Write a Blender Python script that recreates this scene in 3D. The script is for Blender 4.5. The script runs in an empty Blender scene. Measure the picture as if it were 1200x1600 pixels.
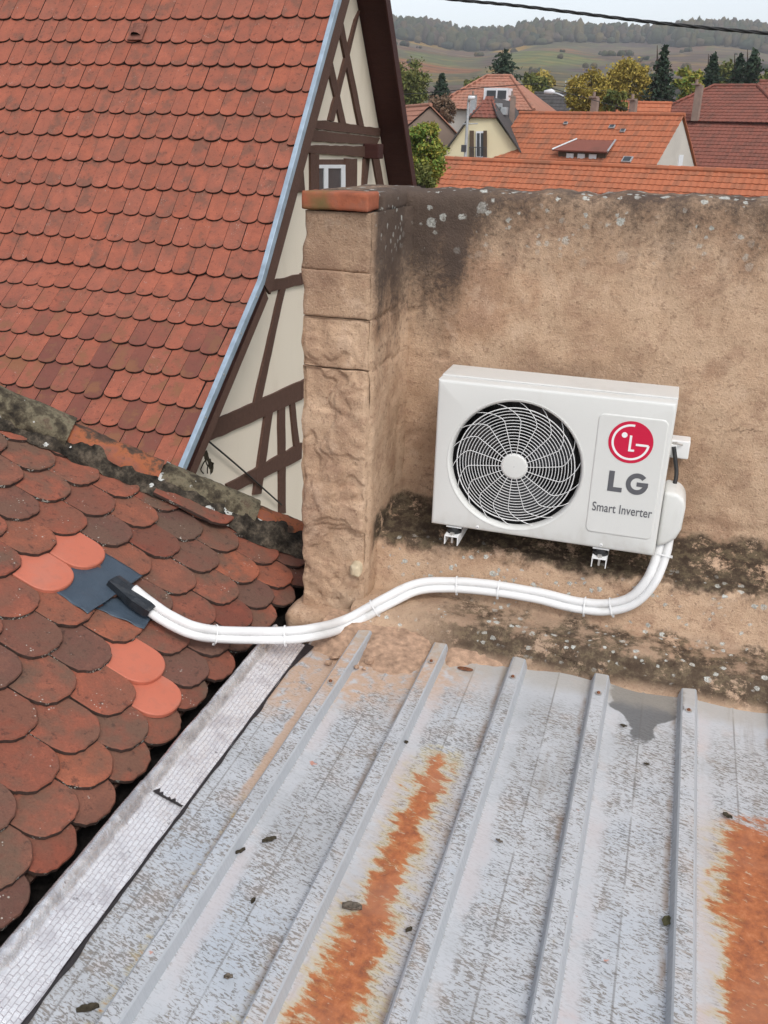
import bpy, bmesh, math, random
from mathutils import Vector, Matrix, noise
random.seed(7)
R = math.radians
S = bpy.context.scene
COL = S.collection

# ------------------------------------------------------------------ camera, sky, sun, exposure
YAW, PITCH, ROLL, FPX = R(-16.9), R(22.44), R(-1.742), 1430.0
_fw = Vector((math.sin(YAW)*math.cos(PITCH), math.cos(YAW)*math.cos(PITCH), -math.sin(PITCH)))
_r0 = Vector((math.cos(YAW), -math.sin(YAW), 0)); _d0 = _fw.cross(_r0)
_rt = _r0*math.cos(ROLL) + _d0*math.sin(ROLL); _dn = _fw.cross(_rt)
cam_d = bpy.data.cameras.new('camera'); cam = bpy.data.objects.new('camera', cam_d); COL.objects.link(cam)
cam.matrix_world = Matrix(((_rt.x, -_dn.x, -_fw.x, 0), (_rt.y, -_dn.y, -_fw.y, 0), (_rt.z, -_dn.z, -_fw.z, 0), (0, 0, 0, 1)))
cam_d.sensor_fit = 'VERTICAL'; cam_d.sensor_height = 32.0; cam_d.lens = 32.0*FPX/1600.0
cam_d.clip_start = 0.05; cam_d.clip_end = 6000
S.camera = cam

world = bpy.data.worlds.new('World'); S.world = world; world.use_nodes = True
wn = world.node_tree; bg = wn.nodes['Background']
sky = wn.nodes.new('ShaderNodeTexSky'); sky.sky_type = 'NISHITA'; sky.sun_disc = False
SUN_EL, SUN_AZ = R(50), R(142)          # azimuth clockwise from +Y: behind the camera, to the right
sky.sun_elevation = SUN_EL; sky.sun_rotation = SUN_AZ
sky.air_density = 1.0; sky.dust_density = 2.0; sky.ozone_density = 1.0; sky.altitude = 200
hs = wn.nodes.new('ShaderNodeHueSaturation'); hs.inputs['Saturation'].default_value = 0.34   # cloud cover greys the sky
wn.links.new(sky.outputs[0], hs.inputs['Color']); wn.links.new(hs.outputs[0], bg.inputs['Color'])
bg.inputs['Strength'].default_value = 0.15
sun_d = bpy.data.lights.new('sun', 'SUN'); sun = bpy.data.objects.new('sun', sun_d); COL.objects.link(sun)
sun_d.energy = 1.1; sun_d.angle = R(18); sun_d.color = (1.0, 0.965, 0.92)
_sd = Vector((math.sin(SUN_AZ)*math.cos(SUN_EL), math.cos(SUN_AZ)*math.cos(SUN_EL), math.sin(SUN_EL)))
sun.rotation_euler = _sd.to_track_quat('Z', 'Y').to_euler()
S.view_settings.view_transform = 'Standard'; S.view_settings.look = 'None'
S.view_settings.exposure = 0.56; S.view_settings.gamma = 1.0; S.view_settings.use_curve_mapping = False
S.render.engine = 'CYCLES'
S.cycles.use_denoising = True
S.cycles.max_bounces = 4; S.cycles.diffuse_bounces = 2; S.cycles.glossy_bounces = 2; S.cycles.transparent_max_bounces = 4; S.cycles.volume_bounces = 0
S.cycles.use_adaptive_sampling = False

# ------------------------------------------------------------------ helpers
GZ = -7.0                                  # ground level; the eye is at z = 0
def ray(x, y):
    return _rt*((x-600)/FPX) + _dn*((y-800)/FPX) + _fw
def at(x, y, n, d):                        # the point of plane n.p = d seen at a pixel of the photograph
    r = ray(x, y); return r*(d/Vector(n).dot(r))
def atX(x, y, v): return at(x, y, (1, 0, 0), v)
def atY(x, y, v): return at(x, y, (0, 1, 0), v)
def atZ(x, y, v): return at(x, y, (0, 0, 1), v)
def pix(p):
    p = Vector(p); c = p.dot(_fw)
    return (600+FPX*p.dot(_rt)/c, 800+FPX*p.dot(_dn)/c) if c > 0.01 else (-1e6, -1e6)

def rnd(a, b): return random.uniform(a, b)
def fbm(p, o=4, H=0.6):
    return noise.fractal(Vector(p), H, 2.1, o)
def sstep(a, b, x):
    t = max(0.0, min(1.0, (x-a)/(b-a))); return t*t*(3-2*t)

class MB:
    def __init__(s): s.v = []; s.f = []; s.m = []
    def add(s, vs, fs, mi=0):
        o = len(s.v); s.v += [tuple(p) for p in vs]
        for f in fs: s.f.append(tuple(i+o for i in f)); s.m.append(mi)
        return s
    def box(s, lo, hi, mi=0, M=None):
        x0, y0, z0 = lo; x1, y1, z1 = hi
        vs = [Vector(p) for p in ((x0,y0,z0),(x1,y0,z0),(x1,y1,z0),(x0,y1,z0),(x0,y0,z1),(x1,y0,z1),(x1,y1,z1),(x0,y1,z1))]
        if M is not None: vs = [M @ p for p in vs]
        return s.add(vs, [(0,3,2,1),(4,5,6,7),(0,1,5,4),(1,2,6,5),(2,3,7,6),(3,0,4,7)], mi)
    def prism(s, poly, vec, mi=0):          # poly: 3D points, extruded by vec
        n = len(poly); vec = Vector(vec); a = [Vector(p) for p in poly]; b = [p+vec for p in a]
        return s.add(a+b, [tuple(range(n-1, -1, -1)), tuple(range(n, 2*n))] + [(i, (i+1) % n, n+(i+1) % n, n+i) for i in range(n)], mi)
    def tube(s, pts, r, n=8, closed=False, mi=0, caps=True):
        pts = [Vector(p) for p in pts]; N = len(pts); vs = []; up = None
        rr = r if isinstance(r, (list, tuple)) else [r]*N
        for i, p in enumerate(pts):
            a = pts[(i-1) % N] if (closed or i > 0) else p; b = pts[(i+1) % N] if (closed or i < N-1) else p
            t = (b-a).normalized()
            if up is None:
                up = Vector((0, 0, 1)) if abs(t.z) < 0.9 else Vector((1, 0, 0))
            x = t.cross(up).normalized(); up = x.cross(t).normalized()
            for k in range(n):
                w = 2*math.pi*k/n; vs.append(p + (x*math.cos(w)+up*math.sin(w))*rr[i])
        fs = []
        for i in range(N if closed else N-1):
            j = (i+1) % N
            for k in range(n): fs.append((i*n+k, i*n+(k+1) % n, j*n+(k+1) % n, j*n+k))
        if caps and not closed:
            fs.append(tuple(range(n-1, -1, -1))); fs.append(tuple((N-1)*n+k for k in range(n)))
        return s.add(vs, fs, mi)
    def grid(s, rows, mi=0, closed=False):  # rows: list of equal-length lists of points
        n = len(rows[0]); vs = [p for r_ in rows for p in r_]; fs = []
        for i in range(len(rows)-1):
            for k in range(n if closed else n-1):
                k2 = (k+1) % n; fs.append((i*n+k, i*n+k2, (i+1)*n+k2, (i+1)*n+k))
        return s.add(vs, fs, mi)
    def mesh(s, name, mats, smooth=False):
        me = bpy.data.meshes.new(name); me.from_pydata(s.v, [], s.f)
        for m in (mats if isinstance(mats, (list, tuple)) else [mats]): me.materials.append(m)
        if any(s.m): me.polygons.foreach_set('material_index', s.m)
        if smooth: me.polygons.foreach_set('use_smooth', [True]*len(me.polygons))
        me.update(); return me
    def build(s, name, mats, parent=None, smooth=False, bevel=0.0, seg=2, auto=None):
        me = s.mesh(name, mats, smooth)
        bm = bmesh.new(); bm.from_mesh(me)
        bmesh.ops.recalc_face_normals(bm, faces=bm.faces)
        if bevel:
            ed = [e for e in bm.edges if len(e.link_faces) == 2 and e.calc_face_angle(0) > 0.5]
            bmesh.ops.bevel(bm, geom=ed, offset=bevel, segments=seg, affect='EDGES', profile=0.5, clamp_overlap=True)
        bm.to_mesh(me); bm.free()
        if auto is not None:
            me.polygons.foreach_set('use_smooth', [True]*len(me.polygons)); me.set_sharp_from_angle(angle=R(auto))
        return link(name, me, parent)

def link(name, me, parent=None, M=None):
    o = bpy.data.objects.new(name, me); COL.objects.link(o)
    if M is not None: o.matrix_world = M
    if parent is not None:
        o.parent = parent; o.matrix_parent_inverse = INV[parent.name]
    return o
INV = {}
def tag(o, label=None, cat=None, group=None, kind=None):
    if label: o['label'] = label
    if cat: o['category'] = cat
    if group: o['group'] = group
    if kind: o['kind'] = kind
    INV[o.name] = Matrix.Identity(4)
    return o
def thing(name, label, cat, loc=(0, 0, 0), group=None):
    o = bpy.data.objects.new(name, None); COL.objects.link(o); o.location = loc; o.empty_display_size = 0.1
    tag(o, label, cat, group); INV[o.name] = Matrix.Translation(-Vector(loc)); return o
def sub(o):                                # lets a part carry sub-parts
    INV[o.name] = Matrix.Identity(4); return o

# ------------------------------------------------------------------ material nodes
class NT:
    def __init__(s, name, rough=0.8, spec=0.3, metal=0.0):
        s.mat = bpy.data.materials.new(name); s.mat.use_nodes = True; s.t = s.mat.node_tree
        s.b = s.t.nodes['Principled BSDF']; s.b.inputs['Roughness'].default_value = rough
        s.b.inputs['Specular IOR Level'].default_value = spec; s.b.inputs['Metallic'].default_value = metal
        s._pos = None
    def put(s, sock, v):
        if isinstance(v, bpy.types.NodeSocket): s.t.links.new(v, sock)
        elif isinstance(v, (tuple, list)) and sock.type == 'RGBA' and len(v) == 3: sock.default_value = (*v, 1)
        else: sock.default_value = v
    def pos(s):
        if s._pos is None: s._geo = s.t.nodes.new('ShaderNodeNewGeometry'); s._pos = s._geo.outputs['Position']
        return s._pos
    def geo(s, k): s.pos(); return s._geo.outputs[k]
    def objrand(s): return s.t.nodes.new('ShaderNodeObjectInfo').outputs['Random']
    def map(s, v, scale=(1, 1, 1), loc=(0, 0, 0), rot=(0, 0, 0)):
        n = s.t.nodes.new('ShaderNodeMapping'); s.put(n.inputs['Vector'], v)
        n.inputs['Scale'].default_value = scale; n.inputs['Location'].default_value = loc; n.inputs['Rotation'].default_value = rot
        return n.outputs[0]
    def noise(s, scale, detail=4, rough=0.55, dist=0.0, v=None):
        n = s.t.nodes.new('ShaderNodeTexNoise'); s.put(n.inputs['Vector'], s.pos() if v is None else v)
        n.inputs['Scale'].default_value = scale; n.inputs['Detail'].default_value = detail
        n.inputs['Roughness'].default_value = rough; n.inputs['Distortion'].default_value = dist
        return n.outputs['Fac']
    def voro(s, scale, v=None, feature='F1', rand=1.0):
        n = s.t.nodes.new('ShaderNodeTexVoronoi'); s.put(n.inputs['Vector'], s.pos() if v is None else v); n.feature = feature
        n.inputs['Scale'].default_value = scale; n.inputs['Randomness'].default_value = rand
        return n
    def wave(s, scale, v=None, dist=0.0, ax='X'):
        n = s.t.nodes.new('ShaderNodeTexWave'); s.put(n.inputs['Vector'], s.pos() if v is None else v); n.bands_direction = ax
        n.inputs['Scale'].default_value = scale; n.inputs['Distortion'].default_value = dist
        return n.outputs['Fac']
    def ramp(s, fac, stops, interp='LINEAR'):
        n = s.t.nodes.new('ShaderNodeValToRGB'); s.put(n.inputs[0], fac); cr = n.color_ramp; cr.interpolation = interp
        while len(cr.elements) < len(stops): cr.elements.new(0.5)
        for e, (p, c) in zip(cr.elements, stops):
            e.position = p; e.color = (c, c, c, 1) if isinstance(c, (int, float)) else (*c, 1)
        return n.outputs[0]
    def step(s, x, a, b):                  # smooth 0..1 between a and b (a may exceed b)
        n = s.t.nodes.new('ShaderNodeMapRange'); n.interpolation_type = 'SMOOTHSTEP'; s.put(n.inputs[0], x)
        lo, hi, t0, t1 = (a, b, 0, 1) if a < b else (b, a, 1, 0)
        for i, q in enumerate((lo, hi, t0, t1)): n.inputs[i+1].default_value = q
        return n.outputs[0]
    def math(s, op, a, b=0.0, c=None):
        n = s.t.nodes.new('ShaderNodeMath'); n.operation = op; s.put(n.inputs[0], a); s.put(n.inputs[1], b)
        if c is not None: s.put(n.inputs[2], c)
        return n.outputs[0]
    def mul(s, *a):
        r = a[0]
        for q in a[1:]: r = s.math('MULTIPLY', r, q)
        return r
    def mix(s, fac, a, b, blend='MIX'):
        n = s.t.nodes.new('ShaderNodeMix'); n.data_type = 'RGBA'; n.blend_type = blend
        s.put(n.inputs[0], fac); s.put(n.inputs[6], a); s.put(n.inputs[7], b); return n.outputs[2]
    def sep(s, v=None):
        n = s.t.nodes.new('ShaderNodeSeparateXYZ'); s.put(n.inputs[0], s.pos() if v is None else v); return n.outputs
    def comb(s, x, y, z):
        n = s.t.nodes.new('ShaderNodeCombineXYZ'); s.put(n.inputs[0], x); s.put(n.inputs[1], y); s.put(n.inputs[2], z); return n.outputs[0]
    def color(s, c): s.put(s.b.inputs['Base Color'], c); return s
    def rough(s, c): s.put(s.b.inputs['Roughness'], c); return s
    def bump(s, h, strength=0.4, dist=0.005):
        n = s.t.nodes.new('ShaderNodeBump'); n.inputs['Strength'].default_value = strength; n.inputs['Distance'].default_value = dist
        s.put(n.inputs['Height'], h); s.t.links.new(n.outputs[0], s.b.inputs['Normal']); return s

def plain(name, col, rough=0.7, spec=0.3, metal=0.0, var=0.12, scale=8.0, bump=0.0):
    m = NT(name, rough, spec, metal); n = m.noise(scale, 5)
    a = tuple(max(0, c*(1-var)) for c in col); b = tuple(min(1, c*(1+var)) for c in col)
    m.color(m.ramp(n, [(0.3, a), (0.7, b)]))
    if bump: m.bump(m.noise(scale*6, 6), bump, 0.004)
    return m.mat
# ------------------------------------------------------------------ materials
def roof_tile_mat(name, cols, grime, grime_amt, speck, sc=1.0, streak=None):
    m = NT(name, 0.85, 0.25)
    isl = m.geo('Random Per Island'); r = m.math('FRACT', m.math('ADD', m.objrand(), m.math('MULTIPLY', isl, 7.31)))
    r2 = m.math('FRACT', m.math('MULTIPLY', r, 13.7))
    k = len(cols)-1
    base = m.ramp(r, [(i/k, c) for i, c in enumerate(cols)])
    v = m.comb(*[m.math('ADD', q, m.math('MULTIPLY', r, 9.0)) for q in m.sep()])
    n1 = m.noise(9*sc, 4, 0.62, v=v); n2 = m.noise(38*sc, 5, 0.7, v=v); n3 = m.noise(160*sc, 3, 0.65, v=v)
    c = m.mix(m.mul(m.step(n1, 0.62-0.3*grime_amt, 0.8-0.25*grime_amt), m.math('ADD', 0.35, m.math('MULTIPLY', r2, 0.6))), base, grime)
    c = m.mix(m.mul(m.step(n1, 0.46, 0.36), m.step(n2, 0.35, 0.6), 0.8*grime_amt), c, m.mix(1.0, base, (1.45, 1.35, 1.25), 'MULTIPLY'))
    c = m.mix(m.math('MULTIPLY', m.step(n2, 0.55, 0.68), 0.85*grime_amt), c, (0.055, 0.035, 0.030))
    c = m.mix(m.math('MULTIPLY', m.step(n3, 0.5, 0.75), 0.35), c, m.mix(1.0, c, (1.5, 1.4, 1.35), 'MULTIPLY'))
    c = m.mix(m.math('MULTIPLY', m.step(n3, 0.48, 0.25), 0.4), c, m.mix(1.0, c, (0.55, 0.5, 0.5), 'MULTIPLY'))
    vo = m.voro(95*sc, v=v); big = m.step(m.noise(6*sc, 3), 0.5, 0.66)
    sp = m.mul(m.math('LESS_THAN', vo.outputs['Distance'], m.math('MULTIPLY', m.noise(30*sc, 2), 0.42)), m.step(m.noise(17*sc, 3, v=v), 0.58, 0.68), speck)
    c = m.mix(sp, c, (0.50, 0.48, 0.42))
    if streak is not None:
        z = m.sep()[2]; w = m.mul(m.step(z, streak[0], streak[1]), m.step(r2, 0.35, 0.9))
        c = m.mix(m.math('MULTIPLY', w, 0.8), c, (0.15, 0.058, 0.046))
        c = m.mix(m.mul(m.step(z, streak[0], streak[1]), m.step(n1, 0.5, 0.65), 0.8), c, (0.24, 0.105, 0.055))
    m.color(c).rough(m.math('ADD', 0.72, m.math('MULTIPLY', n2, 0.25)))
    m.bump(m.math('ADD', m.math('MULTIPLY', n2, 0.8), m.math('MULTIPLY', n3, 0.7)), 0.6, 0.004)
    return m.mat
M_TILE_OLD = roof_tile_mat('weathered_clay', [(0.190,0.062,0.042), (0.260,0.084,0.052), (0.165,0.072,0.052), (0.290,0.094,0.058), (0.200,0.088,0.060), (0.130,0.066,0.052), (0.310,0.105,0.060), (0.175,0.056,0.044)], (0.140,0.088,0.062), 0.72, 0.8)
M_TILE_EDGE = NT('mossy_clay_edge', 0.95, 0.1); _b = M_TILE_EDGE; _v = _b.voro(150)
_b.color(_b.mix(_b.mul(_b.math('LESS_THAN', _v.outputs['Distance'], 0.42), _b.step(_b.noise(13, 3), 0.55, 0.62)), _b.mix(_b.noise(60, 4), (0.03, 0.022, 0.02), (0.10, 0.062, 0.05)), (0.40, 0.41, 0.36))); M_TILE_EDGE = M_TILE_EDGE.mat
M_TILE_BIG = roof_tile_mat('red_clay', [(0.305,0.098,0.060), (0.330,0.106,0.066), (0.290,0.096,0.062), (0.320,0.108,0.070), (0.300,0.094,0.058)], (0.180,0.085,0.060), 0.6, 0.5, 0.6, streak=(-1.25, -1.95))
M_TILE_BIG_EDGE = plain('shade_dark_clay_edge', (0.045, 0.032, 0.028), 0.95, 0.1, var=0.5, scale=25)  # rim colour darkened to paint in the shadow lines between tile courses
def new_tile():
    m = NT('new_orange_clay', 0.6, 0.3); n = m.noise(40, 4); n2 = m.noise(5, 3)
    c = m.mix(n2, (0.49, 0.140, 0.084), (0.57, 0.180, 0.115)); c = m.mix(m.math('MULTIPLY', m.step(n, 0.5, 0.7), 0.35), c, (0.40, 0.14, 0.095)); c = m.mix(m.math('MULTIPLY', m.step(m.noise(11, 4), 0.52, 0.7), 0.3), c, (0.42, 0.20, 0.15))
    m.color(c).bump(m.noise(220, 4), 0.3, 0.0015); return m.mat
M_TILE_NEW = new_tile()

def wall_mat():
    m = NT('earth_render', 0.95, 0.15); x, y, z = m.sep()
    n1 = m.noise(2.2, 5, 0.6); n2 = m.noise(9, 6, 0.68); n3 = m.noise(55, 4, 0.7); n4 = m.noise(170, 3, 0.75)
    c = m.ramp(n1, [(0.30, (0.37,0.232,0.158)), (0.43, (0.49,0.325,0.213)), (0.54, (0.60,0.420,0.285)), (0.64, (0.48,0.305,0.196)), (0.75, (0.40,0.250,0.170))])
    c = m.mix(m.math('MULTIPLY', m.step(n2, 0.5, 0.62), 0.45), c, (0.35, 0.210, 0.140))
    c = m.mix(m.math('MULTIPLY', m.step(n2, 0.46, 0.34), 0.5), c, (0.64, 0.46, 0.33))
    c = m.mix(m.math('MULTIPLY', m.step(n3, 0.54, 0.68), 0.5), c, (0.22, 0.125, 0.080))
    c = m.mix(m.math('MULTIPLY', m.step(n4, 0.56, 0.70), 0.5), c, (0.66, 0.50, 0.37))
    c = m.mix(m.math('MULTIPLY', m.step(n4, 0.43, 0.30), 0.6), c, (0.14, 0.080, 0.055))
    # hairline cracks
    cw = m.comb(m.math('ADD', x, m.math('MULTIPLY', n2, 0.16)), y, m.math('ADD', z, m.math('MULTIPLY', n3, 0.05)))
    ce = m.voro(4.2, v=m.map(cw, (1, 1, 1.5)), feature='DISTANCE_TO_EDGE').outputs['Distance']
    ck = m.mul(m.step(ce, 0.011, 0.003), m.step(m.noise(1.9, 2), 0.60, 0.68))
    c = m.mix(m.math('MULTIPLY', ck, 0.5), c, (0.14, 0.085, 0.06))
    # rain stains running down from the coping, deepest beside the pillar
    ns = m.noise(1.0, 5, 0.6, v=m.map(m.pos(), (9.0, 9.0, 1.3)))
    corner = m.mul(m.step(x, -0.56, -0.74), m.step(x, -0.985, -0.89))
    zz = m.math('ADD', m.math('ADD', z, m.math('MULTIPLY', m.math('SUBTRACT', ns, 0.5), 0.42)), m.math('MULTIPLY', corner, 0.30))
    notpil = m.step(y, 2.655, 2.70)
    grit = m.math('ADD', m.math('MULTIPLY', m.math('SUBTRACT', n3, 0.5), 0.55), m.math('MULTIPLY', m.math('SUBTRACT', n4, 0.5), 0.40))
    zz = m.math('ADD', zz, m.math('MULTIPLY', grit, 0.62))
    st = m.mul(m.step(zz, -0.44, -0.13), notpil)
    c = m.mix(m.mul(st, m.math('ADD', 0.42, m.math('MULTIPLY', n2, 0.6))), c, (0.125, 0.088, 0.063))
    st2 = m.mul(m.step(m.math('ADD', zz, m.math('MULTIPLY', m.math('SUBTRACT', n2, 0.5), 0.35)), -0.27, -0.06), notpil)
    c = m.mix(m.math('MULTIPLY', st2, 0.75), c, (0.070, 0.054, 0.048))
    pil = m.mul(m.step(y, 2.70, 2.66), m.step(m.math('ADD', z, m.math('MULTIPLY', n2, 0.25)), -0.40, -0.05))
    c = m.mix(m.math('MULTIPLY', pil, 0.55), c, (0.17, 0.11, 0.075))
    # black moss along the ledges at the foot
    zb = m.math('ADD', z, m.math('MULTIPLY', m.math('SUBTRACT', n2, 0.5), 0.16))
    led = m.mul(m.step(zb, -1.335, -1.29), m.step(zb, -1.185, -1.225), m.step(y, 2.70, 2.76))
    low = m.mul(m.step(zb, -1.462, -1.488), m.step(y, 2.50, 2.56), m.step(x, -0.78, -0.45))
    dk = m.math('MAXIMUM', led, m.math('MULTIPLY', low, 0.95))
    dk = m.mul(dk, m.step(m.math('ADD', n2, m.math('MULTIPLY', grit, 0.9)), 0.30, 0.46))
    mc = m.ramp(m.noise(28, 6, 0.7), [(0.38, (0.014,0.011,0.009)), (0.50, (0.045,0.035,0.025)), (0.58, (0.11,0.090,0.055)), (0.66, (0.05,0.038,0.027)), (0.78, (0.26,0.19,0.13))])
    c = m.mix(m.math('MULTIPLY', dk, 0.92), c, mc)
    mort = m.mul(m.step(z, -1.44, -1.475), m.step(n1, 0.42, 0.6), m.math('SUBTRACT', 1.0, dk))
    c = m.mix(m.math('MULTIPLY', mort, 0.5), c, (0.27, 0.20, 0.145))
    # pale lichen rosettes
    d1 = m.comb(m.math('ADD', x, m.math('MULTIPLY', m.math('SUBTRACT', n3, 0.5), 0.035)), y, m.math('ADD', z, m.math('MULTIPLY', m.math('SUBTRACT', n2, 0.5), 0.022)))
    v1 = m.voro(18, v=d1); v2 = m.voro(42, v=d1)
    cs1 = m.sep(v1.outputs['Color']); cs2 = m.sep(v2.outputs['Color'])
    top = m.mul(m.step(m.math('ADD', z, m.math('MULTIPLY', m.math('SUBTRACT', n2, 0.5), 0.10)), -0.40, -0.20), notpil)
    foot = m.mul(m.step(z, -1.27, -1.31), m.step(y, 2.54, 2.60), m.step(x, -0.86, -0.82))
    fz = m.math('ADD', m.math('MULTIPLY', m.math('SUBTRACT', n3, 0.5), 0.30), m.math('MULTIPLY', m.math('SUBTRACT', n4, 0.5), 0.22))
    l1 = m.mul(m.step(m.math('SUBTRACT', m.math('ADD', v1.outputs['Distance'], fz), m.math('MULTIPLY', cs1[0], 0.36)), 0.02, -0.05), m.step(cs1[1], 0.0, 0.10), top)
    l2 = m.mul(m.step(m.math('SUBTRACT', m.math('ADD', v2.outputs['Distance'], fz), m.math('MULTIPLY', cs2[0], 0.42)), 0.03, -0.05), m.step(m.noise(5, 3), 0.44, 0.54), m.math('GREATER_THAN', cs2[1], 0.30), m.math('MAXIMUM', foot, m.math('MULTIPLY', top, 0.9)))
    lc = m.mix(m.step(n4, 0.35, 0.65), (0.30, 0.30, 0.27), (0.66, 0.66, 0.61)); lc = m.mix(m.step(v1.outputs['Distance'], 0.16, 0.02), lc, (0.36, 0.36, 0.32))
    c = m.mix(m.mul(m.math('MAXIMUM', l1, l2), m.step(n3, 0.30, 0.45)), c, lc)
    m.color(c)
    m.bump(m.math('SUBTRACT', m.math('ADD', m.math('MULTIPLY', n3, 0.8), m.math('MULTIPLY', n4, 0.7)), ck), 0.9, 0.006); return m.mat
M_WALL = wall_mat()
M_SPILL = plain('crumbled_mortar', (0.44, 0.29, 0.20), 0.95, 0.1, var=0.35, scale=45, bump=0.9)
M_BRICK = NT('orange_brick', 0.9, 0.2)
_b = M_BRICK; _n = _b.noise(14, 5, 0.65)
_b.color(_b.mix(_b.step(_b.noise(5, 4), 0.52, 0.7), _b.ramp(_n, [(0.3, (0.25,0.085,0.05)), (0.5, (0.36,0.115,0.062)), (0.7, (0.28,0.12,0.08))]), (0.17,0.12,0.05))).bump(_b.noise(80, 5), 0.4, 0.004)
M_BRICK = M_BRICK.mat
M_FLINT = plain('pale_limestone', (0.58, 0.48, 0.33), 0.8, 0.3, var=0.2, scale=30, bump=0.5)

def metal_mat():
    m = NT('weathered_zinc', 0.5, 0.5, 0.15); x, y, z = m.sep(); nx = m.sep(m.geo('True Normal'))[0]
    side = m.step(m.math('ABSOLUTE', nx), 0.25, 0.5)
    ys = m.math('ADD', y, m.math('MULTIPLY', x, 0.22))
    fv = m.comb(m.math('MULTIPLY', x, 62.0), m.math('MULTIPLY', ys, 195.0), 0.0)
    f1 = m.noise(1.0, 4, 0.72, 0.6, v=fv); f2 = m.noise(0.42, 4, 0.7, 0.5, v=fv)
    big = m.noise(2.6, 5, 0.6); mid = m.noise(11, 5, 0.6)
    c = m.ramp(big, [(0.3, (0.43,0.445,0.46)), (0.5, (0.54,0.555,0.575)), (0.7, (0.47,0.51,0.555))])
    c = m.mix(m.math('MULTIPLY', m.step(mid, 0.55, 0.7), 0.4), c, (0.60, 0.53, 0.50))
    thr = m.math('ADD', 0.525, m.math('MULTIPLY', m.math('SUBTRACT', 0.5, mid), 0.30))
    fl = m.step(m.math('SUBTRACT', f1, thr), -0.015, 0.035); fl2 = m.mul(m.step(m.math('SUBTRACT', f2, thr), 0.03, 0.12), m.step(m.noise(3.3, 4), 0.48, 0.62))
    dc = m.ramp(m.noise(7, 3), [(0.35, (0.16,0.155,0.148)), (0.55, (0.205,0.175,0.145)), (0.7, (0.13,0.125,0.12))])
    keep = m.math('SUBTRACT', 1.0, side)
    # bands beside the ribs are washed clean
    xr = m.math('ABSOLUTE', m.math('SUBTRACT', m.math('FRACT', m.math('DIVIDE', m.math('ADD', x, 0.822+2.58), 0.258)), 0.5))   # .5 on a rib, 0 mid pan
    fr = m.math('FRACT', m.math('DIVIDE', m.math('ADD', x, 0.822+2.58), 0.258))      # 0 on a rib, rising to the right
    wash = m.mul(m.step(fr, 0.10, 0.14), m.step(m.math('ADD', fr, m.math('MULTIPLY', m.math('SUBTRACT', mid, 0.5), 0.25)), 0.32, 0.20))
    endfade = m.step(y, 2.45, 2.25)
    amt = m.mul(keep, m.math('SUBTRACT', 1.0, m.math('MULTIPLY', wash, 0.85)), endfade)
    c = m.mix(m.mul(fl, amt, 0.80), c, dc); c = m.mix(m.mul(fl2, amt, 0.75), c, (0.25, 0.21, 0.17))
    c = m.mix(m.mul(wash, m.step(big, 0.45, 0.6), 0.35), c, (0.62, 0.50, 0.46))
    c = m.mix(m.mul(wash, m.step(m.noise(4, 4), 0.5, 0.62), m.step(x, -0.5, -0.25), m.step(y, 1.75, 1.2), 0.55), c, (0.62, 0.36, 0.29))
    drt = m.mul(m.step(fr, 0.80, 0.855), m.step(fr, 0.885, 0.87), m.step(m.noise(1.0, 4, 0.65, v=m.map(m.pos(), (9, 4.5, 1))), 0.46, 0.60), keep)
    c = m.mix(m.math('MULTIPLY', drt, 0.7), c, (0.27, 0.195, 0.14))
    smg = m.mul(m.step(m.noise(1.0, 5, 0.7, v=m.map(m.pos(), (24, 2.2, 1), (3, 9, 0))), 0.56, 0.72), keep)
    c = m.mix(m.math('MULTIPLY', smg, 0.42), c, (0.30, 0.275, 0.25))
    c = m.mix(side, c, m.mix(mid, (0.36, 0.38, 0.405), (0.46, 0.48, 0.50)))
    # seam line along the middle of every pan
    seam = m.mul(m.step(xr, 0.013, 0.005), m.step(m.noise(9, 3), 0.35, 0.5), keep)
    c = m.mix(m.math('MULTIPLY', seam, 0.55), c, (0.17, 0.155, 0.14))
    # rust
    jag = m.math('MULTIPLY', m.math('SUBTRACT', m.noise(1.0, 5, 0.7, 0.3, v=m.comb(m.math('MULTIPLY', x, 16.0), m.math('MULTIPLY', ys, 44.0), 3.1)), 0.5), 0.17)
    lob = m.math('MULTIPLY', m.math('SUBTRACT', m.noise(4.2, 3, 0.6, v=m.comb(m.math('MULTIPLY', x, 2.0), y, 8.8)), 0.5), 0.12)
    def streakmask(xc, w, y0, y1):
        d = m.math('ABSOLUTE', m.math('SUBTRACT', x, xc))
        e = m.math('ADD', m.math('ADD', m.math('SUBTRACT', w, d), jag), lob)
        return m.mul(e, 1.0), m.step(m.math('ADD', y, m.math('MULTIPLY', jag, 1.6)), y0, y1)
    wid = m.math('MULTIPLY', m.step(y, 2.0, 1.0), 0.030)
    e1, k1 = streakmask(-0.436, m.math('ADD', 0.036, wid), 2.06, 1.90)
    e2, k2 = streakmask(0.385, 0.105, 2.06, 1.95)
    e3, k3 = streakmask(-0.862, -0.014, 2.0, 1.7)
    e4, k4 = streakmask(-0.612, -0.012, 1.45, 1.1)
    e5, k5 = streakmask(-0.05, -0.035, 1.7, 1.1)
    r = m.mul(m.step(e1, -0.006, 0.018), m.step(k1, 0.0, 0.3)); halo = m.mul(m.step(e1, -0.030, 0.004), m.math('GREATER_THAN', k1, 0.01)); film = m.mul(m.step(e1, -0.085, 0.0), k1)
    top = m.step(y, 1.97, 2.04); 
    for e_, k_ in ((e2, k2), (e3, k3), (e4, k4), (e5, k5)):
        r = m.math('MAXIMUM', r, m.mul(m.step(e_, -0.006, 0.018), m.step(k_, 0.0, 0.5))); halo = m.math('MAXIMUM', halo, m.mul(m.step(e_, -0.022, 0.004), k_))
    film = m.math('MAXIMUM', film, m.mul(m.step(e2, -0.085, 0.0), k2))
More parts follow.
